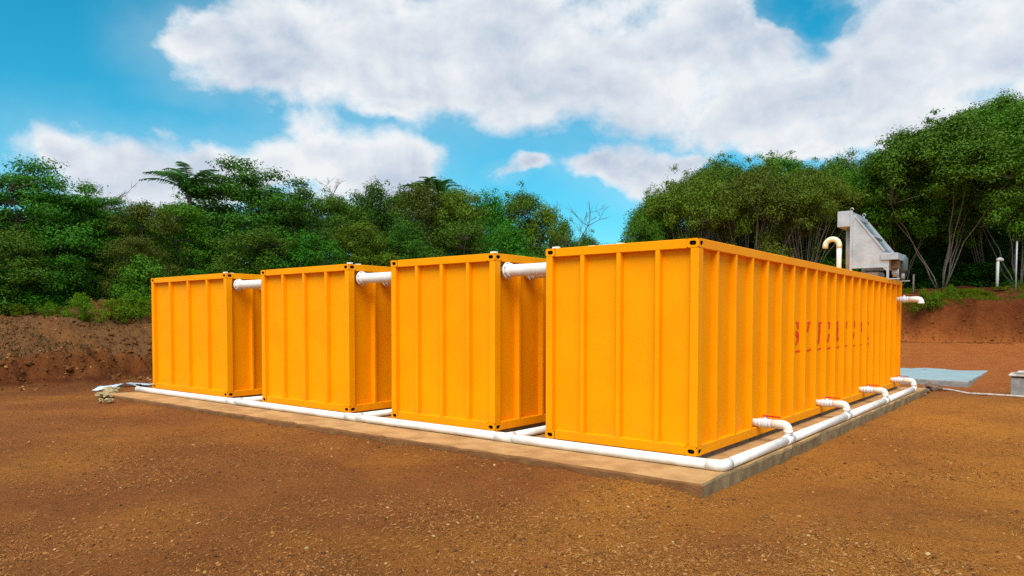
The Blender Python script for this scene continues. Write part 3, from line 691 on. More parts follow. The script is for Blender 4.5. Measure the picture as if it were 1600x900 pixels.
# pale sheeting and stones at the end of the slab near the bank
def sheet():
    nu, nv = 26, 8; c0 = np.array((-16.55, -0.35)); r = np.random.default_rng(4); vs = []
    path = [on_z(158, 606, -.2), on_z(178, 606, -.2), on_z(200, 604, -.2), on_z(222, 600, -.19), on_z(246, 599, -.18)]
    path = np.array(path); tt = np.linspace(0, 1, len(path))
    for lay in (0, 1):
        for i in range(nu):
            u = i / (nu - 1); p = np.array([np.interp(u, tt, path[:, k]) for k in range(3)])
            wd = .38 + .25 * u
            for j in range(nv):
                v = j / (nv - 1) - .5
                x = p[0] - v * wd * .55; y = p[1] + v * wd * 1.5
                z = float(terrain(x, y)) + .05 + .05 * math.sin(5 * u + 4 * v) * (.4 + u) + .05 * (1 - abs(2 * v)) + .02 * r.normal() * .4 - (.012 if lay else 0)
                vs.append((x, y, z))
    q = lambda l, i, j: l * nu * nv + i * nv + j
    fs = [(q(0, i, j), q(0, i + 1, j), q(0, i + 1, j + 1), q(0, i, j + 1)) for i in range(nu - 1) for j in range(nv - 1)]
    fs += [(q(1, i, j), q(1, i, j + 1), q(1, i + 1, j + 1), q(1, i + 1, j)) for i in range(nu - 1) for j in range(nv - 1)]
    for i in range(nu - 1):
        fs += [(q(0, i, 0), q(1, i, 0), q(1, i + 1, 0), q(0, i + 1, 0)), (q(0, i, nv - 1), q(0, i + 1, nv - 1), q(1, i + 1, nv - 1), q(1, i, nv - 1))]
    return MB().add(vs, fs, True).build('plastic_sheet', M['plastic'])
tag(sheet(), 'crumpled pale blue plastic sheet lying on soil at the slab end', 'sheet')

def ico(sub=0):
    t = (1 + 5 ** .5) / 2
    v = [(-1, t, 0), (1, t, 0), (-1, -t, 0), (1, -t, 0), (0, -1, t), (0, 1, t), (0, -1, -t), (0, 1, -t), (t, 0, -1), (t, 0, 1), (-t, 0, -1), (-t, 0, 1)]
    f = [(0, 11, 5), (0, 5, 1), (0, 1, 7), (0, 7, 10), (0, 10, 11), (1, 5, 9), (5, 11, 4), (11, 10, 2), (10, 7, 6), (7, 1, 8), (3, 9, 4), (3, 4, 2), (3, 2, 6), (3, 6, 8), (3, 8, 9), (4, 9, 5), (2, 4, 11), (6, 2, 10), (8, 6, 7), (9, 8, 1)]
    v = [np.array(p) / np.linalg.norm(p) for p in v]
    for _ in range(sub):
        nf = []; cache = {}
        def mid(a, b):
            k = (min(a, b), max(a, b))
            if k not in cache: p = v[a] + v[b]; v.append(p / np.linalg.norm(p)); cache[k] = len(v) - 1
            return cache[k]
        for a, b, c in f: ab, bc, ca = mid(a, b), mid(b, c), mid(c, a); nf += [(a, ab, ca), (b, bc, ab), (c, ca, bc), (ab, bc, ca)]
        f = nf
    return np.array(v), np.array(f)
IV, IF = ico(1)
def stone_mesh(seed, sx, sy, sz, m):
    r = np.random.default_rng(seed); n = 0
    for k in range(5): d = r.normal(size=3); d /= np.linalg.norm(d); n = n + 0.16 * np.sin(3.0 * IV @ d * (1 + .4 * k) + r.random() * 6)
    V = IV * (1 + n)[:, None] * np.array((sx, sy, sz)); return np_mesh('stone', V, IF, m, smooth=False)
SM = [stone_mesh(i, .15, .11, .08, M['sack']) for i in range(4)]; SR = [stone_mesh(20 + i, .2, .16, .13, M['rock']) for i in range(4)]
def stone_pile(name, spots, meshes, label, cat, seed, group=None):
    r = random.Random(seed); t = None
    for i, (px, py, s_) in enumerate(spots):
        p = on_z(px, py, -.22); x, y = float(p[0]), float(p[1])
        z = float(terrain(x, y)) + .04 * s_ + .05
        o = link(name, meshes[i % len(meshes)], None, (x, y, z), r.random() * 6); o.scale = (s_, s_ * r.uniform(.7, 1.1), s_ * r.uniform(.7, 1)); tag(o, label, cat, group)
stone_pile('stone', [(161, 626, 1.0), (170, 627, .8), (176, 623, .9), (158, 620, .8), (168, 619, 1.0), (177, 615, .8), (165, 613, .9), (172, 611, 1.0), (180, 611, .7), (158, 631, .6), (171, 632, .7), (184, 610, .55)], SM, 'pale yellowish stone heaped at the corner of the slab by the plastic sheet', 'stone', 3, 'stones heaped at the slab corner')

stone_pile('rock', [(1449, 606, .7), (1455, 609, .9), (1461, 607, .6), (1447, 612, .6), (1440, 616, .7), (1466, 610, .5), (1452, 603, .6)], SR, 'brown rubble rock at the far end of the slab by the conduit', 'rock', 5, 'rubble at the far slab end')

# ------------------------------------------------------------------ vegetation
def bez(p0, p1, p2, n): t = np.linspace(0, 1, n)[:, None]; return (1 - t) ** 2 * p0 + 2 * t * (1 - t) * p1 + t ** 2 * p2
class Leaves:
    def __init__(s, seed): s.r = np.random.default_rng(seed); s.C = []; s.N = []; s.S = []; s.A = []
    def clump(s, c, rad, n, size, up=0.5, flat=0.6, shell=0.45, asp=0.55):
        r = s.r; d = r.normal(size=(n, 3)); d /= np.linalg.norm(d, axis=1, keepdims=True)
        q = r.random(n) ** shell
        lump = 1 + .30 * np.sin(4.1 * d[:, :1] + c[0] * 3) * np.sin(3.7 * d[:, 1:2] + c[1] * 2) + .18 * r.normal(size=(n, 1))
        p = d * q[:, None] * lump * rad * np.array((1, 1, flat)); s.C.append(c + p)
        nn = d * 1.0 + np.array((0, 0, up)) + r.normal(size=(n, 3)) * .38; s.N.append(nn / np.linalg.norm(nn, axis=1, keepdims=True))
        s.S.append(size * r.uniform(.6, 1.35, n)); s.A.append(np.full(n, asp))
    def mesh(s, name, m):
        C, N, Sz, A = map(np.concatenate, (s.C, s.N, s.S, s.A)); n = len(C); r = s.r
        a = r.normal(size=(n, 3)); u = np.cross(N, a); u /= np.linalg.norm(u, axis=1, keepdims=True); v = np.cross(N, u)
        h = Sz[:, None] / 2
        V = np.stack([C - u * h, C - v * h * A[:, None] + N * h * .15, C + u * h - N * h * .25, C + v * h * A[:, None] + N * h * .15], 1).reshape(-1, 3)
        Fq = np.arange(4 * n).reshape(n, 4)
        return np_mesh(name, V, Fq, m, dict(rnd=r.random(n)))

def tree_proto(kind, seed, h, rad, m_leaf, m_bark, nclump, leaves, size, base=0.28, stems=5, single=True, flat=0.6, crad=(.7, 1.3), top_pow=0.5, twigs=1.0, thick=1.0, inner=0.35, lean=0.0):
    """returns (wood mesh, crown mesh); kinds: round, layered, dome, vase, bush"""
    r = np.random.default_rng(seed); cs = []; ph = r.random(6) * 6.28
    for i in range(nclump):
        for _ in range(20):
            a = r.random() * 2 * math.pi; u = r.random()
            edge = 1 + .20 * math.sin(2 * a + ph[0]) + .13 * math.sin(3 * a + ph[1]) + .08 * math.sin(5 * a + ph[2])
            if kind == 'dome' or kind == 'vase':
                edge = 1 + (edge - 1) * .45; rr = math.sqrt(u) * rad * edge; q = min(rr / (rad * 1.25), .97)
                zt = h * (base + (1 - base) * (1 - q ** 2.4) ** .6) * (1 + .035 * math.sin(1.7 * rr * math.cos(a) + ph[3]) + .03 * math.sin(2.1 * rr * math.sin(a) + ph[4]))
                z = zt - crad[1] * .6 - (r.random() ** 1.6) * h * (.10 if r.random() > inner else .40)
            elif kind == 'layered':
                z = h * (base + (1 - base) * r.random() ** .8) * .95; t = (z / h - base) / (1 - base)
                prof = (math.sin(math.pi * min(max(t * .86 + .18, 0), 1))) ** .6
                rr = rad * edge * prof * (u ** .42 if r.random() > inner else u ** .9); z = round(z / (h * .11)) * h * .11 + r.normal() * .12
            else:
                z = h * (base + (1 - base) * r.random()); t = (z / h - base) / (1 - base)
                prof = math.sqrt(max(0, 1 - (2 * t * .93 - .85) ** 2)) if kind == 'round' else math.sqrt(max(0, 1 - t * t * .95))
                rr = rad * edge * prof * (u ** .40 if r.random() > inner else u ** .9)
            p = np.array((rr * math.cos(a) + lean * z / h, rr * math.sin(a), min(z, h)))
            if all(np.linalg.norm((p - q_) * (1, 1, 1.3)) > crad[0] * .55 for q_ in cs): break
        cs.append(p)
    cs = np.array(cs); lv = Leaves(seed + 1)
    for p in cs:
        cr = r.uniform(*crad); k = int(1.9 * leaves * (cr / crad[1]) ** 2 * r.uniform(.7, 1.2))
        lv.clump(p, cr, k, size * .70, flat=flat, shell=.30, up=.7 if kind in ('layered', 'dome', 'vase') else .45)
        if r.random() < .5: lv.clump(p + r.normal(size=3) * cr * .5, cr * .5, int(k * .2), size * .70, flat=flat)
    crown = lv.mesh('crown', m_leaf)
    w = MB(); order = r.permutation(len(cs)); main = order[:min(stems, len(cs))]; paths = []
    fork = np.array((lean * .3, 0, h * base * .8)) if single else None
    br = .022 * h * thick
    if single:
        bend = np.array((r.normal() * .12, r.normal() * .12, h * base * .4)); tp = bez(np.array((0, 0, -.3)), bend, fork, 6)
        w.tube(tp, np.linspace(br * 1.25, br * .85, 6), 8)
    for k in main:
        p = cs[k]
        if single: st = fork; mid = fork * .3 + p * .5 + np.array((0, 0, (p[2] - fork[2]) * .05)) + r.normal(size=3) * .25; mid[:2] = p[:2] * .62
        else:
            ang = math.atan2(p[1], p[0]) + r.normal() * .3; st = np.array((.22 * math.cos(ang), .22 * math.sin(ang), -.3)) * np.array((1, 1, 1)); mid = np.array((p[0] * .38, p[1] * .38, p[2] * .55)) + r.normal(size=3) * .22
        pa = bez(st, mid, p, 9); pa[1:-1] += r.normal(size=(7, 3)) * .05 * h / 8; paths.append(pa)
        r0 = br * (.6 if single else .55) * r.uniform(.7, 1.15); w.tube(pa, np.linspace(r0, r0 * .22, 9), 6)
    for k in order[len(main):]:
        if r.random() > twigs: continue
        p = cs[k]; best = min(((np.linalg.norm(pa[j] - p) + (0 if pa[j][2] < p[2] else 2), i, j) for i, pa in enumerate(paths) for j in range(2, 8)))
        q = paths[best[1]][best[2]]; mid = q * .5 + p * .5 + np.array((0, 0, -.12)) + r.normal(size=3) * .15
        r1 = br * .20 * r.uniform(.7, 1.2); w.tube(bez(q, mid, p, 5), np.linspace(r1, r1 * .3, 5), 5)
    return w.mesh('trunk', m_bark), crown

PROTO = {
    'layered_a': tree_proto('layered', 1, 9.0, 4.2, M['leaf_dark'], M['bark'], 100, 230, .25, base=.08, flat=.38, crad=(.7, 1.35)),
    'layered_b': tree_proto('layered', 2, 9.0, 3.8, M['leaf_dark'], M['bark'], 96, 230, .24, base=.06, flat=.42, crad=(.7, 1.25)),
    'round_a': tree_proto('round', 3, 8.0, 3.2, M['leaf_mid'], M['bark'], 84, 220, .23, base=.06, flat=.75, crad=(.55, 1.1)),
    'round_b': tree_proto('round', 4, 8.0, 3.0, M['leaf_olive'], M['bark'], 84, 210, .21, base=.06, flat=.75, crad=(.5, 1.05), stems=8),
    'round_c': tree_proto('round', 5, 8.0, 3.2, M['leaf_dark'], M['bark'], 90, 230, .23, base=.05, flat=.7, crad=(.55, 1.1)),
    'dome': tree_proto('dome', 6, 9.5, 4.0, M['leaf_olive'], M['palebark'], 200, 210, .18, base=.56, stems=34, single=False, flat=.6, crad=(.45, .95), twigs=1, thick=.40, inner=.16),
    'dome_b': tree_proto('dome', 7, 9.5, 3.6, M['leaf_mid'], M['palebark'], 190, 220, .19, base=.36, stems=18, single=False, flat=.6, crad=(.45, .95), twigs=1, thick=.42, inner=.40),
    'vase': tree_proto('vase', 8, 12.0, 5.0, M['leaf_rich'], M['palebark'], 300, 250, .24, base=.36, stems=8, single=False, flat=.6, crad=(.6, 1.15), thick=.42, inner=.34, twigs=.6),
    'vase_b': tree_proto('vase', 9, 12.0, 5.0, M['leaf_rich'], M['palebark'], 320, 250, .24, base=.18, stems=7, single=False, flat=.65, crad=(.6, 1.2), thick=.42, inner=.45, twigs=.5),
    'bush': tree_proto('bush', 12, 3.0, 1.8, M['leaf_dark'], M['bark'], 42, 200, .19, base=.08, stems=6, single=False, flat=.8, crad=(.35, .75), thick=.8),
    'bush_b': tree_proto('bush', 13, 3.0, 1.7, M['leaf_mid'], M['bark'], 42, 200, .18, base=.08, stems=6, single=False, flat=.8, crad=(.35, .7), thick=.8),
    'shrub': tree_proto('bush', 14, 1.6, 1.1, M['leaf_bright'], M['bark'], 26, 130, .15, base=.08, stems=6, single=False, flat=.85, crad=(.22, .5), thick=1),
    'shrub_b': tree_proto('bush', 15, 1.4, 1.2, M['leaf_yellow'], M['bark'], 26, 130, .14, base=.06, stems=6, single=False, flat=.8, crad=(.22, .5), thick=1),
}
def _dim(c):
    v = np.empty(len(c.vertices) * 3, np.float32); c.vertices.foreach_get('co', v); v = v.reshape(-1, 3)
    return float(np.percentile(v[:, 2], 99.7)), float(np.percentile(np.hypot(v[:, 0], v[:, 1]), 97))
DIM = {k: _dim(c) for k, (w, c) in PROTO.items()}
TR = random.Random(21)
def plant(proto, px, topy, wpx, D, name, label, cat, group=None, rz=None):
    """stand a plant on the terrain at depth D along the column px; its height and width in metres follow from where its top and sides show"""
    p = at_depth(px, 500, D); x, y = float(p[0]), float(p[1]); z = float(terrain(x, y))
    hh = (499.5 - topy) / FPX * D + CAM[2] - z; ww = wpx / FPX * D / 2
    h0, r0 = DIM[proto]; w_me, c_me = PROTO[proto]
    t = empty(name, (x, y, z), TR.random() * 6.28 if rz is None else rz); tag(t, label, cat, group)
    s_xy = ww / r0; s_z = hh / h0; t.scale = (s_xy, s_xy, s_z)
    link('trunk', w_me, t); link('crown', c_me, t)
    return t
G1, G2, G3 = 'trees behind the earth bank', 'trees above the red bank', 'undergrowth along the banks'
LD = 'dark green layered tree in the wood beside the earth bank'
LM = 'mid green bushy tree in the wood behind the containers'
LO = 'olive green bushy tree in the wood behind the containers'
LC = 'dark green dense round tree in the wood behind the containers'
TREES = [  # kind, px, top, width px, depth
    ('layered_a', 55, 255, 250, 33, 'broad dark layered tree standing over the bare earth bank'), ('layered_b', -75, 255, 230, 32, LD), ('layered_a', 375, 252, 235, 41, 'tallest dark layered tree of the wood, beside the feathery palm'), ('layered_b', 462, 285, 170, 42, 'dark layered tree between the tall one by the palm and the thin leafless top'), ('layered_b', 150, 292, 170, 35, 'lower dark layered tree under the spindly leafless tree by the earth bank'),
    ('round_b', 232, 318, 130, 35, 'olive tree between the layered tree over the bank and the feathery palm'), ('round_a', 285, 318, 140, 37, 'mid green tree under the feathery palm'), ('round_c', 190, 330, 170, 39, LC), ('round_a', 520, 305, 120, 45, LM), ('round_c', 588, 288, 150, 48, 'dark round tree between the thin leafless top and the small palm'),
    ('round_b', 655, 292, 150, 49, 'olive tree right in front of the small palm top'), ('round_a', 630, 300, 120, 53, LM), ('round_b', 720, 298, 130, 50, LO), ('round_c', 765, 302, 130, 52, LC), ('round_a', 815, 300, 120, 54, LM), ('round_b', 850, 322, 100, 53, 'olive tree next to the bare grey leafless tree'),
    ('round_c', 880, 345, 100, 56, 'low dark tree at the foot of the bare grey leafless tree'), ('round_a', 915, 368, 90, 58, 'lowest mid green tree in the gap before the dome shaped trees'), ('round_c', 950, 388, 50, 62, LC), ('round_c', 690, 285, 120, 56, LC), ('round_c', 420, 300, 190, 48, LC), ('round_c', 300, 320, 200, 45, LC), ('round_c', 90, 300, 200, 40, LC),
    ('round_a', 20, 360, 150, 30, LM), ('round_b', 215, 372, 110, 32, LO), ('round_a', 405, 360, 140, 37, LM), ('round_c', 480, 365, 150, 38, LC), ('round_b', 560, 350, 130, 42, LO), ('round_c', 640, 350, 150, 44, LC), ('round_a', 720, 345, 140, 46, LM), ('round_c', 800, 350, 150, 47, LC)]
TREES += [('round_c', -40 + 64 * i, (318, 335, 326)[i % 3] + (14 if i > 12 else 0), 170, 52 + 4 * (i % 2) + .5 * i, 'dark tree deep in the wood behind the earth bank') for i in range(14)]
for k, px, ty, w, D, lb in TREES: plant(k, px, ty, w, D, 'tree', lb, 'tree', G1)
DL = 'dome shaped olive tree with bare upright branches above the container roof'
DM = 'dome shaped green tree with pale upright branches behind the container roof'
VLb = 'tall dense green dome tree with pale leaning stems on the red bank'
VLc = 'rounded green tree filling the wood behind the tall dome trees'
RT_ = [('dome_b', 1022, 300, 100, 51, 'dome shaped green tree ending the row beside the sky gap'), ('dome', 1085, 266, 170, 50, DL), ('dome', 1170, 259, 190, 49, DL), ('dome_b', 1125, 250, 150, 55, DM), ('dome', 1255, 262, 170, 49, 'dome shaped olive tree right behind the gooseneck vent and screen machine'), ('dome_b', 1215, 243, 170, 55, DM), ('dome_b', 1310, 246, 150, 54, DM),
       ('vase', 1470, 196, 260, 47, 'tall green dome tree whose pale leaning stems rise behind the steel screen machine'), ('vase_b', 1590, 176, 250, 47, 'tall green tree hanging over the white vent post and steel post'), ('vase', 1540, 166, 220, 51, VLb), ('vase_b', 1400, 246, 190, 50, VLb), ('vase', 1690, 166, 240, 47, VLb), ('vase_b', 1345, 262, 120, 51, VLb),
       ('round_c', 1025, 345, 90, 56, VLc), ('round_c', 1330, 300, 200, 60, VLc), ('round_c', 1440, 250, 240, 60, VLc), ('round_c', 1560, 230, 260, 60, VLc), ('round_c', 1680, 230, 240, 60, VLc), ('round_c', 1230, 300, 200, 62, VLc), ('round_c', 1130, 310, 190, 62, VLc), ('round_c', 1390, 330, 170, 55, VLc), ('round_c', 1500, 330, 200, 56, VLc), ('round_c', 1610, 330, 200, 56, VLc)]
RT_ += [('round_c', 1030 + 64 * i, 318 + 12 * (i % 3), 170, 72 + 3 * (i % 2), 'dark tree deep in the wood behind the dome trees') for i in range(12)]
for k, px, ty, w, D, lb in RT_: plant(k, px, ty, w, D, 'tree', lb, 'tree', G2)
for k, px, ty, w, D in [('bush', 40, 420, 130, 30), ('bush', 150, 452, 90, 33), ('bush_b', 225, 400, 100, 31.5), ('bush', 95, 400, 120, 32), ('bush', 290, 430, 110, 34), ('bush', 350, 420, 130, 36), ('bush', 470, 410, 130, 39), ('bush', 560, 400, 120, 43), ('bush', 640, 395, 120, 45), ('bush', 720, 395, 120, 47), ('bush', 800, 390, 120, 49), ('bush', 890, 385, 110, 52), ('bush', -30, 410, 140, 29)]:
    plant(k, px, ty, w, D, 'bush', 'dark leafy bush at the foot of the trees behind the containers', 'bush', G3)
for k, px, ty, w, D in [('bush', 1020 + 62 * i, 392 + 9 * (i % 3), 130, 50 + 1.3 * (i % 4)) for i in range(12)] + [('bush', 1040 + 84 * i, 372, 190, 60 + 2 * (i % 2)) for i in range(9)]:
    plant(k, px, ty, w, D, 'bush', 'dark leafy bush in the shade under the dome trees', 'bush', G3)
for k, px, ty, w, D in [('shrub', 122, 458, 52, 29.0), ('shrub_b', 182, 468, 60, 29.2), ('shrub', 212, 455, 60, 29.6), ('shrub_b', 20, 474, 60, 28.6), ('shrub', 78, 473, 40, 29), ('shrub_b', 228, 470, 50, 29.8), ('shrub', -20, 466, 60, 28.5)]:
    plant(k, px, ty, w, D, 'shrub', 'bright green low shrub along the crest of the earth bank', 'shrub', G3)
for k, px, ty, w, D in [('shrub', 1484, 444, 22, 43.5), ('shrub_b', 1445, 450, 36, 43.6), ('shrub_b', 1515, 450, 40, 43.8), ('shrub_b', 1560, 452, 40, 43.8), ('shrub', 1595, 449, 40, 44), ('shrub', 1460, 452, 30, 43.3), ('shrub_b', 1535, 455, 30, 43.2)]:
    plant(k, px, ty, w, D, 'shrub', 'low green weed shrub along the crest of the red bank', 'shrub', G3)

def bare_tree(px, topy, wpx, D, seed, label, m):
    r = np.random.default_rng(seed); p = at_depth(px, 500, D); z = float(terrain(p[0], p[1])); h = (499.5 - topy) / FPX * D + CAM[2] - z; rad = wpx / FPX * D / 2
    t = empty('bare_tree', (p[0], p[1], z)); tag(t, label, 'tree')
    w = MB(); tr = bez(np.array((0, 0, -.2)), np.array((.1, 0, h * .3)), np.array((r.normal() * .2, r.normal() * .2, h * .62)), 7)
    w.tube(tr, np.linspace(.11, .05, 7), 7).build('trunk', m, t)
    w = MB()
    def grow(st, d, ln, rd, lev):
        e = st + d * ln + r.normal(size=3) * ln * .08; w.tube(bez(st, (st + e) / 2 + r.normal(size=3) * ln * .1, e, 4), np.linspace(rd, rd * .55, 4), 4, caps=False)
        if lev == 0: return
        for _ in range(3 if lev > 1 else 4):
            nd = d + r.normal(size=3) * .55; nd[2] = abs(nd[2]) * .8 + .25; nd /= np.linalg.norm(nd); grow(e if r.random() < .6 else (st + e) / 2, nd, ln * r.uniform(.55, .8), rd * .6, lev - 1)
    for k in range(6):
        a = r.random() * 6.28; d = np.array((math.cos(a) * .7, math.sin(a) * .7, .9)); grow(tr[3 + k % 4], d / np.linalg.norm(d), h * .16, .045, 3)
    w.build('twigs', m, t)
bare_tree(903, 300, 60, 54, 3, 'bare grey leafless tree rising behind the containers into the sky', M['dry'])
bare_tree(505, 262, 50, 52, 4, 'thin leafless tree top standing out against the white cloud', M['dry'])
bare_tree(1352, 206, 60, 50, 12, 'wiry half bare sprig rising beside the tall dome tree', M['bark'])
bare_tree(140, 268, 40, 42, 6, 'spindly leafless tree above the wood by the earth bank', M['dry'])

def palm(px, topy, D, seed, label, fr_len, n=15):
    r = np.random.default_rng(seed); p = at_depth(px, 500, D); z = float(terrain(p[0], p[1])); h = (499.5 - topy) / FPX * D + CAM[2] - z
    t = empty('palm', (p[0], p[1], z)); tag(t, label, 'palm')
    hc = h - fr_len * .45
    MB().tube(bez(np.array((0, 0, -.2)), np.array((.2, .1, hc * .5)), np.array((0, 0, hc)), 9), np.linspace(.17, .12, 9), 8).build('trunk', M['bark'], t)
    for k in range(n):
        a = 2 * math.pi * k / n + r.normal() * .2; el = r.uniform(.6, 1.5); d = np.array((math.cos(a), math.sin(a), 0)); side = np.array((-math.sin(a), math.cos(a), 0))
        p0 = np.array((0, 0, hc)); p1 = p0 + d * fr_len * .5 * math.cos(el) + np.array((0, 0, fr_len * .62 * math.sin(el))); p2 = p0 + d * fr_len * (.55 + .4 * math.cos(el)) + np.array((0, 0, fr_len * (.80 * math.sin(el) - .28)))
        pa = bez(p0, p1, p2, 22); vs = []; fs = []
        for i in range(2, 22):
            ln = fr_len * .17 * math.sin(math.pi * (.12 + .84 * i / 22)) ** .7; tg = pa[i] - pa[i - 1]; tg /= np.linalg.norm(tg)
            for s_ in (-1, 1):
                tip = pa[i] + side * s_ * ln + tg * ln * .55 - np.array((0, 0, ln * r.uniform(.25, .6))); b0 = len(vs)
                vs += [pa[i] - tg * .03, pa[i] + tg * .05, tip, (pa[i] + tip) / 2 + np.array((0, 0, .05))]; fs += [(b0, b0 + 1, b0 + 3), (b0, b0 + 3, b0 + 2), (b0 + 1, b0 + 2, b0 + 3)]
        b = MB().add(vs, fs); b.tube(pa, np.linspace(.03, .008, 22), 4, caps=False)
        b.build('frond', M['leaf_dark'], t)
palm(298, 270, 39, 2, 'dark green feathery palm rising between the layered trees', 2.7, 16)
palm(664, 284, 50, 5, 'small palm top showing above the wood behind the containers', 1.9, 10)
palm(684, 282, 51, 9, 'ragged narrow palm top beside the small palm in the wood', 2.0, 9)

# ------------------------------------------------------------------ loose stones, clods and dry grass on the soil (nobody could count them)
def scatter(n, dmin, dmax, px0=-60, px1=1660):
    px = rng.uniform(px0, px1, n); q = rng.random(n); D = 1 / (1 / dmin + (1 / dmax - 1 / dmin) * q)
    P = CAM + (FW + RT * ((px - 800) / FPX)[:, None]) * D[:, None]; return P[:, 0], P[:, 1], D
def keep(x, y): return ~((x > SL['x0'] - .05) & (x < SL['x1'] + .04) & (y > SL['y0'] - .04) & (y < SL['y1'] + .05)) & ~((x > -2.3) & (x < 1.25) & (y > 17.1) & (y < 24.7)) & ~((x > 2.35) & (x < 3.55) & (y > 14.25) & (y < 15.25))
def pebbles(name, n, dmin, dmax, s0, s1, V0, F0, mats, pale, seed):
    r = np.random.default_rng(seed); x, y, D = scatter(n * 3, dmin, dmax)
    patch = fbm(x, y, .9, 4) + .6 * fbm(x, y, .3, 2); k = keep(x, y) & (r.random(len(x)) < np.clip(.35 + 1.9 * patch, .06, 1)); x, y, D, patch = x[k][:n], y[k][:n], D[k][:n], patch[k][:n]
    m = len(x); s = s0 + (s1 - s0) * r.random(m) ** 3.2; s = s * (1 + .02 * D)
    q = r.normal(size=(m, 4)); q /= np.linalg.norm(q, axis=1, keepdims=True); a, b, c, d = q.T
    Rm = np.stack([1 - 2 * (c * c + d * d), 2 * (b * c - a * d), 2 * (b * d + a * c), 2 * (b * c + a * d), 1 - 2 * (b * b + d * d), 2 * (c * d - a * b), 2 * (b * d - a * c), 2 * (c * d + a * b), 1 - 2 * (b * b + c * c)], 1).reshape(m, 3, 3)
    V = V0[None] * r.uniform(.6, 1.2, (m, 1, 3)) * (1 + .22 * r.normal(size=(m, len(V0), 1)))
    V = np.einsum('mij,mkj->mki', Rm, V) * np.stack([s, s, s * .7], 1)[:, None]
    V = V + np.stack([x, y, terrain(x, y) + s * .18], 1)[:, None]
    Fq = (F0[None] + (np.arange(m) * len(V0))[:, None, None]).reshape(-1, 3)
    col = np.clip(r.random(m) ** (1.35 - .6 * np.clip(patch * 2, 0, 1)) * pale, 0, 1)
    o = link(name, np_mesh(name, V.reshape(-1, 3), Fq, mats, dict(rnd=np.repeat(col, len(F0)))))
    return o
V1, F1 = ico(0)
VO = np.array([(1, 0, 0), (-1, 0, 0), (0, 1, 0), (0, -1, 0), (0, 0, 1), (0, 0, -1)], float); FO = np.array([(0, 2, 4), (2, 1, 4), (1, 3, 4), (3, 0, 4), (2, 0, 5), (1, 2, 5), (3, 1, 5), (0, 3, 5)])
tag(pebbles('gravel', 13000, 4.2, 14, 0.004, .020, V1, F1, M['pebble'], 1.0, 31), 'loose gravel and clods strewn over the brown soil', 'gravel', kind='stuff')
tag(pebbles('grit', 90000, 4.2, 24, .003, .012, VO, FO, M['pebble'], .95, 32), 'fine stony grit covering the brown soil', 'gravel', kind='stuff')
def bank_rubble(n, seed):
    r = np.random.default_rng(seed); x = r.uniform(-31, -19.5, n); y = r.uniform(-8, 14, n); d = (-20.9 - .1 * y) - x; k = (r.random(n) < np.clip(.25 + fbm(x, y, .6, 4) * 2, .05, 1)); x, y = x[k], y[k]; m = len(x)
    s = .010 + .050 * r.random(m) ** 5; V = V1[None] * r.uniform(.55, 1.2, (m, 1, 3)) * (1 + .2 * r.normal(size=(m, 12, 1))) * s[:, None, None] + np.stack([x, y, terrain(x, y) + s * .25], 1)[:, None]
    Fq = (F1[None] + (np.arange(m) * 12)[:, None, None]).reshape(-1, 3)
    return link('bank_rubble', np_mesh('bank_rubble', V.reshape(-1, 3), Fq, M['pebble'], dict(rnd=np.repeat(r.random(m) ** 1.5, 20))))
def clods(n, seed):
    r = np.random.default_rng(seed); h = n // 2
    x = np.concatenate([r.uniform(-31, -20.5, h), r.uniform(-9, 8, n - h)]); y = np.concatenate([r.uniform(-7, 13, h), r.uniform(38.5, 43, n - h)])
    k = r.random(n) < np.clip(.3 + fbm(x, y, .7, 4) * 2.2, .06, 1); x, y = x[k], y[k]; m = len(x)
    s = .025 + np.where(y > 30, .05, .10) * r.random(m) ** 3; V = V1[None] * r.uniform(.5, 1.25, (m, 1, 3)) * (1 + .28 * r.normal(size=(m, 12, 1))) * (s[:, None] * np.array((1, 1, .75)))[:, None] + np.stack([x, y, terrain(x, y) + s * .05], 1)[:, None]
    red_ = np.full(m, .6); Fq = (F1[None] + (np.arange(m) * 12)[:, None, None]).reshape(-1, 3)
    return link('clods', np_mesh('clods', V.reshape(-1, 3), Fq, M['soil'], dict(red=np.repeat(np.where(y > 30, .35, .25), 20), humus=np.repeat(np.where(y > 30, 0.0, .7), 20))))
tag(clods(14000, 43), 'crumbled earth clods lying on the cut banks', 'clods', kind='stuff')
tag(bank_rubble(22000, 41), 'stones and clods scattered over the earth bank', 'rubble', kind='stuff')
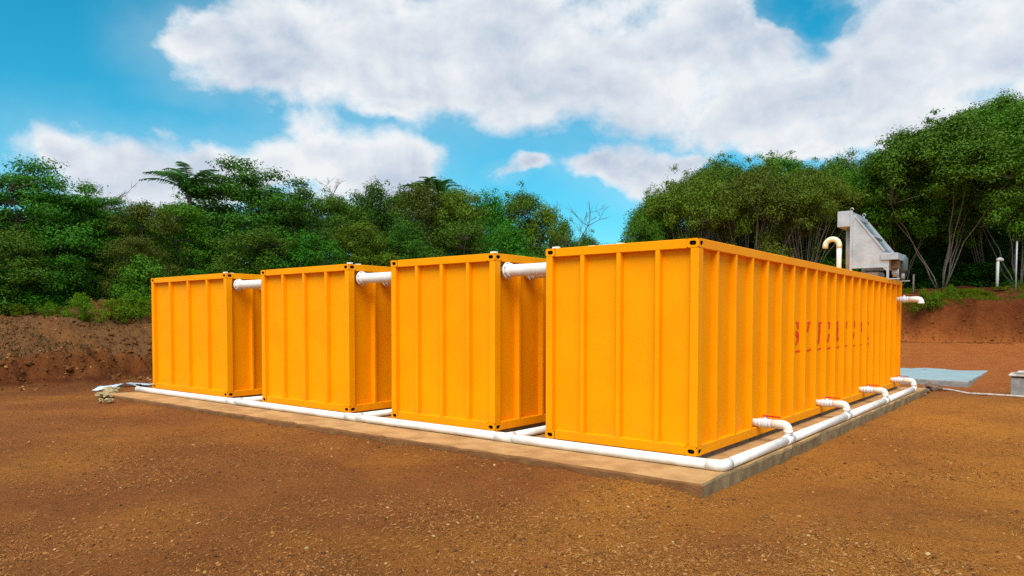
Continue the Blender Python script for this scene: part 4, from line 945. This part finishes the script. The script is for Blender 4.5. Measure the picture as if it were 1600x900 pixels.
def blades(name, n, dmin, dmax, ln, seed, mats):
    r = np.random.default_rng(seed); x, y, D = scatter(n * 3, dmin, dmax); patch = fbm(x, y, .7, 4) + .25 * sstep(-2, 3, x + .35 * y); k = keep(x, y) & (r.random(len(x)) < np.clip(.15 + 2.4 * patch, .02, 1)); x, y = x[k][:n], y[k][:n]; m = len(x)
    a = r.random(m) * 6.28; el = np.abs(r.normal(0, .35, m)); l = ln * r.uniform(.4, 1.4, m); d = np.stack([np.cos(a) * np.cos(el), np.sin(a) * np.cos(el), np.sin(el)], 1) * l[:, None]
    sd = np.stack([-np.sin(a), np.cos(a), 0 * a], 1) * .0028; p = np.stack([x, y, terrain(x, y) + .006], 1)
    V = np.stack([p - sd, p + sd, p + d * .6 + sd * .8 + np.array((0, 0, .004)), p + d], 1).reshape(-1, 3)
    Fq = np.arange(4 * m).reshape(m, 4); return link(name, np_mesh(name, V, Fq, mats, dict(rnd=r.random(m))))
tag(blades('dry_grass', 18000, 4.2, 16, .05, 51, M['straw']), 'dry straw coloured grass scraps lying on the soil', 'grass', kind='stuff')

def tufts(name, x, y, ln, wd, seed, mats):
    r = np.random.default_rng(seed); m = len(x)
    a = r.random(m) * 6.28; el = r.uniform(.5, 1.45, m); l = ln * r.uniform(.4, 1.4, m); d = np.stack([np.cos(a) * np.cos(el), np.sin(a) * np.cos(el), np.sin(el)], 1) * l[:, None]
    b = r.random(m) * 6.28; sd = np.stack([np.cos(b), np.sin(b), 0 * a], 1) * wd; p = np.stack([x, y, terrain(x, y) - .01], 1)
    V = np.stack([p - sd, p + sd, p + d * .6 + sd * .8, p + d + np.stack([np.cos(a), np.sin(a), 0 * a - .5], 1) * (l * .2)[:, None]], 1).reshape(-1, 3)
    return link(name, np_mesh(name, V, np.arange(4 * m).reshape(m, 4), mats, dict(rnd=r.random(m))))
_r = np.random.default_rng(77)
x_ = _r.uniform(-8, 9, 30000); y_ = 41.2 + 1.6 * fbm(x_, 0 * x_ + 41, 0.12, 3) + _r.uniform(0, 3.2, 30000); k_ = fbm(x_, y_, .8, 3) > _r.uniform(-.25, .35, 30000)
tag(tufts('crest_grass', x_[k_], y_[k_], .22, .012, 78, M['leaf_yellow']), 'rough green grass along the crest of the red bank', 'grass', kind='stuff')
x_ = _r.uniform(-30, -21.5, 26000); y_ = _r.uniform(-6, 12, 26000); k_ = fbm(x_, y_, .6, 4) > _r.uniform(0.0, .6, 26000)
tag(tufts('bank_weeds', x_[k_], y_[k_], .13, .012, 79, M['leaf_weed']), 'sparse dull weeds growing over the brown earth bank', 'weeds', kind='stuff')
